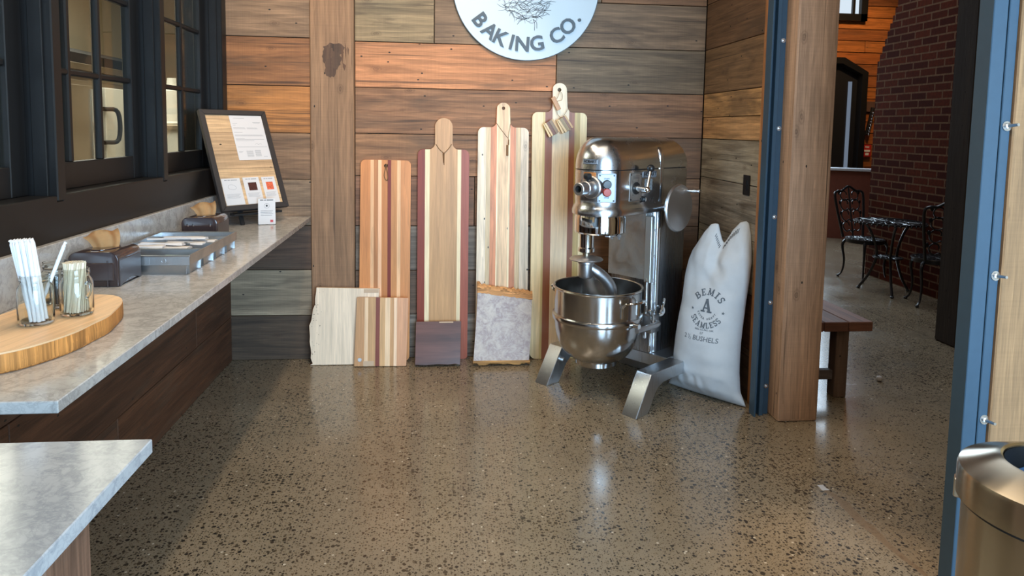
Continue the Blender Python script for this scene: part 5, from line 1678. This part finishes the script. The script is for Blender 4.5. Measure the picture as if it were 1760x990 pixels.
def on_sack(s, z, lift=0.0016):
    o = SC0+sx*s+Vector((0, 0, z))+sn*0.8
    h = bvh.ray_cast(o, -sn)
    return (h[0]+sn*lift) if h[0] else None


def wrap(t, s0, z0, rot=0.0):
    c, d = cos(rot), sin(rot); bad = []
    for v in t.verts:
        x, y = v.co.x, v.co.y
        p = on_sack(s0+x*c-y*d, z0+x*d+y*c, 0.0016+max(0, v.co.z)*0.3)
        if p is None: bad.append(v)
        else: v.co = p
    if bad: bmesh.ops.delete(t, geom=bad, context='VERTS')
    return t


def stroke(pts, w, slab=()):
    """flat ribbon along a polyline of the unit glyph box"""
    t = bmesh.new(); pts = [Vector((*p, 0)) for p in pts]; L = []; Rr = []
    dense = [pts[0]]
    for a, b in zip(pts, pts[1:]):
        n = max(1, int((b-a).length/0.12)); dense += [a.lerp(b, (k+1)/n) for k in range(n)]
    for i, p in enumerate(dense):
        d = (dense[min(i+1, len(dense)-1)]-dense[max(i-1, 0)]).normalized(); nrm = Vector((-d.y, d.x, 0))
        L.append(t.verts.new(p+nrm*w/2)); Rr.append(t.verts.new(p-nrm*w/2))
    for i in range(len(dense)-1): t.faces.new((L[i], Rr[i], Rr[i+1], L[i+1]))
    return t


def arc(cx, cy, rx, ry, a0, a1, n=10): return [(cx+rx*cos(radians(a0+(a1-a0)*k/n)), cy+ry*sin(radians(a0+(a1-a0)*k/n))) for k in range(n+1)]


T_, N_, SB = 0.22, 0.12, 0.12
def ser(x, y, w=0.42): return ([(x-w/2, y), (x+w/2, y)], SB)
GL = {
    'B': (0.78, [([(0.18, 0), (0.18, 1)], T_), ([(0, 0.06), (0.45, 0.06)], N_), ([(0, 0.94), (0.42, 0.94)], N_), ([(0.18, 0.53), (0.45, 0.53)], N_), (arc(0.42, 0.735, 0.22, 0.205, 90, -90), 0.17), (arc(0.45, 0.295, 0.25, 0.235, 90, -90), 0.19)]),
    'E': (0.72, [([(0.18, 0), (0.18, 1)], T_), ([(0, 0.06), (0.66, 0.06)], N_), ([(0, 0.94), (0.64, 0.94)], N_), ([(0.18, 0.5), (0.46, 0.5)], N_), ([(0.63, 0.0), (0.63, 0.28)], 0.1), ([(0.61, 1.0), (0.61, 0.74)], 0.1), ([(0.45, 0.38), (0.45, 0.62)], 0.09)]),
    'M': (1.06, [([(0.18, 0), (0.18, 0.94)], 0.14), ([(0.86, 0), (0.86, 0.94)], T_), ([(0.18, 0.97), (0.52, 0.10)], 0.2), ([(0.52, 0.10), (0.84, 0.97)], 0.11), ser(0.17, 0.06, 0.36), ser(0.87, 0.06, 0.42), ([(0, 0.94), (0.26, 0.94)], SB), ([(0.78, 0.94), (1.04, 0.94)], SB)]),
    'I': (0.46, [([(0.23, 0), (0.23, 1)], T_), ser(0.23, 0.06, 0.46), ser(0.23, 0.94, 0.46)]),
    'S': (0.66, [(arc(0.33, 0.735, 0.23, 0.21, 20, 200)+arc(0.33, 0.27, 0.24, 0.22, 100, -165)[1:] if False else arc(0.33, 0.735, 0.23, 0.205, 30, 255)+arc(0.33, 0.275, 0.25, 0.22, 80, -150), 0.17), ([(0.57, 0.72), (0.57, 1.0)], 0.09), ([(0.08, 0.0), (0.08, 0.28)], 0.09)]),
    'A': (0.90, [([(0.17, 0.03), (0.44, 0.97)], 0.12), ([(0.44, 1.0), (0.72, 0.03)], 0.22), ([(0.25, 0.32), (0.64, 0.32)], 0.1), ser(0.16, 0.06, 0.36), ser(0.72, 0.06, 0.40)]),
    'L': (0.70, [([(0.18, 0), (0.18, 1)], T_), ([(0, 0.06), (0.64, 0.06)], N_), ([(0, 0.94), (0.38, 0.94)], N_), ([(0.62, 0.0), (0.62, 0.34)], 0.1)]),
}


def slab_glyph(ch, size, sxx=1.0):
    w, st = GL[ch]; t = bmesh.new()
    for pts, wd in st:
        s = stroke(pts, wd); m = {}
        for v in s.verts: m[v] = t.verts.new(((v.co.x-w/2)*size*sxx, (v.co.y-0.5)*size, 0))
        for f in s.faces: t.faces.new([m[v] for v in f.verts])
        s.free()
    return t


CS, CZ = 0.028, 0.524
mb = MB()
def arc_word(word, r, size, a_mid, step, top, sxx=1.0, slab=True):
    tot = sum(GL[c][0]*sxx+step for c in word)-step if slab else None
    pos = -tot/2
    for c in word:
        w = GL[c][0]*sxx; mid = (pos+w/2)*size/r; pos += w+step
        if top: th = a_mid-mid; x, z, ro = CS+r*cos(th), CZ+r*sin(th), th-pi/2
        else: th = a_mid+mid; x, z, ro = CS+r*cos(th), CZ+r*sin(th), th+pi/2
        mb.add(wrap(slab_glyph(c, size, sxx), x, z, ro))
arc_word('BEMIS', 0.091, 0.037, pi/2-0.03, 0.34, True, 0.98)
arc_word('SEAMLESS', 0.090, 0.031, -pi/2+0.0, 0.10, False, 0.86)
mb.add(wrap(slab_glyph('A', 0.074, 0.95), CS-0.004, CZ+0.016))
def text_on(body, size, s, z, bold=0.01, rot=0.0):
    t = t_text(body, size, 0.0, bold)
    bmesh.ops.triangulate(t, faces=t.faces[:]); mb.add(wrap(t, s, z, rot))
for k, c in enumerate('EXTRA HEAVY'):
    if c == ' ': continue
    th = -pi/2+(k-5)*0.222; text_on(c, 0.0155, CS+0.056*cos(th), CZ+0.056*sin(th), 0.02, th+pi/2)
for x in (-0.09, 0.09):
    t = bmesh.new(); vs = [t.verts.new(((0.010 if k % 2 == 0 else 0.004)*sin(pi*k/5), (0.010 if k % 2 == 0 else 0.004)*cos(pi*k/5), 0)) for k in range(10)]
    t.faces.new(vs[::-1]); bmesh.ops.triangulate(t, faces=t.faces[:]); mb.add(wrap(t, CS+x, CZ-0.012))
tag(mb.build('lettering', 'grey_ink', sk, world=True), 'grey arched round stencil lettering')
mb = MB()
text_on('REG. U.S. PAT. OFF.', 0.0125, CS+0.004, CZ-0.114, 0.02)
text_on('07', 0.019, CS-0.006, CZ-0.133, 0.0)
mb.build('lettering', 'grey_ink', sk, world=True)
mb = MB()
def half(): text_on('2', 0.034, CS-0.100, CZ-0.162, 0.004); text_on('1', 0.018, CS-0.082, CZ-0.155, 0.01); text_on('/', 0.034, CS-0.075, CZ-0.162, 0.0); text_on('2', 0.018, CS-0.067, CZ-0.170, 0.01)
half()
text_on('BUSHELS', 0.036, CS+0.018, CZ-0.162, 0.006)
mb.build('lettering', 'grey_ink', sk, world=True)
# stitches along the two ears
mb = MB()
for a0, a1, n in ((-0.20, -0.02, 7), (0.12, 0.52, 9)):
    for k in range(n):
        a = a0+(a1-a0)*k/(n-1); h0 = sack_pt(a, 0.955, 1); h1 = sack_pt(a+0.016, 0.975, 1)
        mb.add(t_tube([h0+sn*0.002, h1+sn*0.002], 0.0016, 5))
mb.build('stitching', 'thread', sk, world=True)

# ================================================================ round litter bin
BX, BY, RBIN = 1.352, 1.332, 0.191
bn = thing('litter_bin', 'round brushed steel litter bin with open swoop lid beside the doorway column', 'bin', (BX, BY, 0))
MB().add(t_lathe([(0, 0.01), (0.172, 0.01), (0.178, 0.02), (0.178, 0.68), (0.170, 0.69), (0.165, 0.68), (0.165, 0.03), (0, 0.03)], 72)).build('body', 'bin_steel', bn)
MB().add(t_lathe([(0, 0.0), (0.180, 0.0), (0.181, 0.018), (0, 0.018)], 64)).build('foot_ring', 'black_plastic', bn)
MB().add(t_lathe([(0.182, 0.680), (RBIN, 0.680), (RBIN, 0.742), (0.188, 0.751), (0.182, 0.755), (0.120, 0.784), (0.110, 0.786), (0.105, 0.782), (0.104, 0.775), (0.114, 0.771), (0.178, 0.745), (0.184, 0.738), (0.182, 0.680)], 96)).build('lid', 'bin_steel', bn, angle=28)
MB().add(t_lathe([(0.1045, 0.779), (0.104, 0.60), (0.100, 0.60), (0.1025, 0.779)], 48)).build('throat', 'black_plastic', bn)
MB().add(t_lathe([(0.1815, 0.672), (0.1845, 0.672), (0.1845, 0.684), (0.1815, 0.684), (0.1815, 0.672)], 64)).build('gasket', 'black_plastic', bn)
a = radians(140)
mb = MB().box((-0.016, -0.006, -0.026), (0.016, 0.010, 0.020), bev=0.003, M=Matrix.Translation((0.184*cos(a), 0.184*sin(a), 0.684)) @ Matrix.Rotation(a-pi/2, 4, 'Z'))
mb.build('lid_clip', 'chrome', bn)
M['liner'] = plain('blue grey bin liner', srgb(70, 96, 128), 0.25, spec=0.7)
t = bmesh.new(); bmesh.ops.create_circle(t, cap_ends=True, radius=0.0985, segments=48)
bmesh.ops.subdivide_edges(t, edges=t.edges[:], cuts=1)
rings = []
for r, z in ((0.0985, 0.735), (0.096, 0.68), (0.080, 0.64), (0.05, 0.62), (0.001, 0.615)):
    rings.append([(r*cos(2*pi*k/48), r*sin(2*pi*k/48), z+0.016*noise.noise(Vector((cos(2*pi*k/48)*6*r*8, sin(2*pi*k/48)*6*r*8, z*20)))) for k in range(48)])
t.free()
ln = MB().add(t_loft(rings, True, False)).build('bin_liner', 'liner', angle=60); ln.location = (BX, BY, 0)
tag(ln, 'crumpled blue grey plastic liner inside the round litter bin', 'bin liner')

# ================================================================ bench in the hall
bc = thing('wooden_bench', 'plain brown wooden bench in the hall behind the doorway post', 'bench', (2.2, 4.3, 0))
xa = 1.985; Y0, Y1 = 3.60, 5.1
for k, (x0, x1) in enumerate(((1.985, 2.125), (2.129, 2.27), (2.274, 2.415))):
    MB().box((x0, Y0, 0.395), (x1, Y1, 0.45), [S_(120, 78, 62), S_(112, 74, 60), S_(126, 84, 66)][k], (0, 1, 0), 0.004).build('seat_plank', 'timber', bc, world=True)
tl = S_(104, 84, 72)
for y in (Y0+0.035, Y1-0.12):
    for x in (2.00, 2.225): MB().box((x, y, 0), (x+0.075, y+0.075, 0.395), tl, (0, 0, 1), 0.004).build('leg', 'timber', bc, world=True)
for y in (Y0+0.055, Y1-0.10): MB().box((2.075, y, 0.10), (2.225, y+0.04, 0.155), S_(100, 92, 92), (1, 0, 0), 0.003).build('stretcher', 'timber', bc, world=True)
MB().box((2.13, Y0+0.10, 0.10), (2.17, Y1-0.11, 0.155), S_(100, 84, 76), (0, 1, 0), 0.003).build('stretcher', 'timber', bc, world=True)
MB().box((-0.02, -0.02, -0.02), (0.02, 0.02, 0.30), S_(120, 70, 50), (0, 0, 1), 0.003, M=Matrix.Translation((2.15, Y0+0.12, 0.15)) @ Matrix.Rotation(radians(-28), 4, 'X')).build('brace', 'timber', bc, world=True)

# ================================================================ cast iron bistro set
def lattice_disc(mb, r, z, th, rim=0.014):
    mb.add(t_lathe([(r-rim, z), (r, z), (r+0.002, z+th*0.5), (r, z+th), (r-rim, z+th), (r-rim, z)], 40))
    for q in range(6):
        a0 = 2*pi*q/6
        for (rr, rad_) in ((r*0.30, r*0.16), (r*0.66, r*0.17)):
            for off in ((0,) if rr < r*0.5 else (0, pi/6)):
                c = Vector((rr*cos(a0+off), rr*sin(a0+off), z+th/2))
                mb.add(t_tube([c+Vector((rad_*cos(2*pi*k/12), rad_*sin(2*pi*k/12), 0)) for k in range(13)], th*0.55, 5))
        for k2 in range(2):
            a = a0+k2*pi/6
            mb.add(t_tube(smooth_path([(0, 0, z+th/2), (r*0.4*cos(a+0.2), r*0.4*sin(a+0.2), z+th/2), (r*0.95*cos(a), r*0.95*sin(a), z+th/2)], 4), th*0.6, 5))


def bistro_chair(loc, rz, label):
    t = thing('bistro_chair', label, 'chair', loc, rz, 'cast iron bistro chairs')      # sits facing -y
    mb = MB(); lattice_disc(mb, 0.19, 0.415, 0.012, 0.022); mb.build('seat', 'iron', t)
    MB().add(t_lathe([(0.175, 0.385), (0.184, 0.385), (0.184, 0.415), (0.175, 0.415), (0.175, 0.385)], 32)).build('apron', 'iron', t)
    for x, y in ((-1, -1), (1, -1), (-1, 1), (1, 1)):
        q = 0.12
        p = smooth_path([(x*q, y*q, 0.41), (x*(q+0.028), y*(q+0.028), 0.34), (x*(q+0.012), y*(q+0.012), 0.18), (x*(q+0.022), y*(q+0.022), 0.06), (x*(q+0.048), y*(q+0.048), 0.012)], 6)
        n = len(p)
        mb = MB().add(t_tube(p, [0.017-0.008*min(1, k/(n*0.6)) for k in range(n)], 8)).add(t_ball((x*(q+0.048), y*(q+0.048), 0.013), (0.016, 0.016, 0.013), 10))
        mb.build('leg', 'iron', t)
    mb = MB(); B = lambda x, z: (x, 0.165+0.10*max(0, z-0.42)/0.5, z)
    ol = [B(-0.13, 0.42), B(-0.15, 0.55), B(-0.175, 0.72), B(-0.185, 0.86), B(-0.15, 0.895), B(-0.09, 0.90), B(0, 0.945), B(0.09, 0.90), B(0.15, 0.895), B(0.185, 0.86), B(0.175, 0.72), B(0.15, 0.55), B(0.13, 0.42)]
    mb.add(t_tube(smooth_path(ol, 4), 0.013, 8)); mb.build('back_frame', 'iron', t)
    mb = MB()
    mb.add(t_tube([B(0, 0.42), B(0, 0.93)], 0.008, 6))
    for s in (-1, 1):
        for z0, r in ((0.50, 0.06), (0.61, 0.07), (0.72, 0.07), (0.82, 0.06)):
            sp = []
            for k in range(16):
                u = k/15; ang = -pi/2+u*1.55*pi; rr = r*(1-0.55*u)
                sp.append(B(s*(0.075+rr*cos(ang)*1.0-0.01), z0+rr*sin(ang)+r*0.6))
            mb.add(t_tube(sp, 0.0065, 6)); mb.add(t_tube(smooth_path([B(0, z0-0.04), B(s*0.03, z0-0.01), B(s*0.065, z0-r*0.4)], 4), 0.0065, 6))
            mb.add(t_ball(B(s*0.13, z0+0.06), (0.014, 0.007, 0.022), 8))
    mb.build('back_scrollwork', 'iron', t); return t


bistro_chair((4.36, 6.72, 0), radians(12), 'black cast iron scroll back chair beyond the round bistro table')
bistro_chair((4.34, 5.66, 0), radians(180-20), 'black cast iron chair half hidden by the dark hall post')
bt_ = thing('bistro_table', 'round black cast iron bistro table with openwork top before the brick', 'table', (4.21, 6.12, 0))
mb = MB(); lattice_disc(mb, 0.305, 0.672, 0.014, 0.024)
for q in range(40): mb.add(t_ball((0.305*cos(2*pi*q/40), 0.305*sin(2*pi*q/40), 0.670), 0.010, 6))
mb.build('tabletop', 'iron', bt_)
for q in range(3):
    a = radians(-112+120*q)
    p = smooth_path([(0.24*cos(a), 0.24*sin(a), 0.668), (0.16*cos(a), 0.16*sin(a), 0.56), (0.10*cos(a), 0.10*sin(a), 0.36), (0.16*cos(a), 0.16*sin(a), 0.16), (0.25*cos(a), 0.25*sin(a), 0.012)], 6)
    MB().add(t_tube(p, 0.012, 8)).add(t_ball(p[-1], (0.018, 0.018, 0.012), 8)).build('leg', 'iron', bt_)
mb = MB(); lattice_disc(mb, 0.13, 0.335, 0.010, 0.014); mb.build('lower_shelf', 'iron', bt_)

# ================================================================ curved low counter, fire alarm, sleigh bells in the hall
cl = thing('curved_counter', 'low curved reddish brown counter with pale capping beyond the bistro set', 'counter', (6.0, 9.6, 0))
pts = []
for k in range(15):
    s = k/14; x = 4.9+2.2*s; y = 10.0-0.9*s-0.35*sin(s*pi)
    pts.append((x, y))
nrm = []
outer = pts; inner = [(x+0.10, y+0.14) for x, y in pts]
MB().add(t_prism(outer+inner[::-1], 0.0, 0.98)).build('front_panel', 'booth', cl, world=True)
op = [(x-0.03, y-0.04) for x, y in pts]; ip_ = [(x+0.13, y+0.18) for x, y in pts]
MB().add(t_prism(op+ip_[::-1], 0.98, 1.015, 0.004)).build('capping', 'booth_top', cl, world=True)

p = at_y(1487, 259, 10.985)
fa = thing('fire_alarm_call_point', 'red fire alarm pull station on the dark siding beside the brick', 'fire alarm', (p.x, 10.985, p.z))
MB().box((-0.075, -0.05, -0.10), (0.075, 0.0, 0.10), bev=0.006).build('housing', 'fire_red', fa)
MB().box((-0.05, -0.058, -0.02), (0.05, -0.048, 0.015), bev=0.002).build('pull_bar', 'white_plastic', fa)
mb = MB().add(t_text('FIRE', 0.042, 0.002, 0.02), M=frame_at((0, -0.0505, 0.06), (0, -1, 0))).box((-0.03, -0.054, -0.075), (0.03, -0.049, -0.035))
mb.build('lettering', 'white_plastic', fa)
a, b = at_y(1500, 185, 10.95), at_y(1489, 232, 10.95)
sb = thing('sleigh_bell_strap', 'black strap of small shiny bells hanging on the siding by the brick', 'bell strap', (a.x, 10.95, a.z))
dv = b-a
MB().add(t_tube(smooth_path([(0, 0, 0), (dv.x*0.3, 0.0, dv.z*0.4), (dv.x, 0, dv.z)], 5), 0.035, 8)).build('strap', 'black_plastic', sb)
for k in range(8):
    s = 0.2+0.78*k/7; MB().add(t_ball((dv.x*s*0.95, -0.045, dv.z*s), 0.026, 10)).build('bell', 'chrome', sb)
MB().box((-0.16, 0.0, -0.07), (0.10, 0.04, 0.10), S_(90, 66, 56), bev=0.006).build('hook_board', 'timber', sb)

o = MB().add(t_loft([[(r*cos(2*pi*k/10)*(1+0.3*noise.noise(Vector((k, r*90, 1)))), r*sin(2*pi*k/10)*0.8, z) for k in range(10)] for r, z in ((0.012, 0.001), (0.022, 0.012), (0.016, 0.028), (0.003, 0.034))])).build('paper_scrap', 'paper', angle=60)
p = at_z(1511, 655, 0); o.location = (p.x, p.y, 0.0)
tag(o, 'tiny crumpled white paper scrap on the hall floor right of the bench leg', 'scrap')
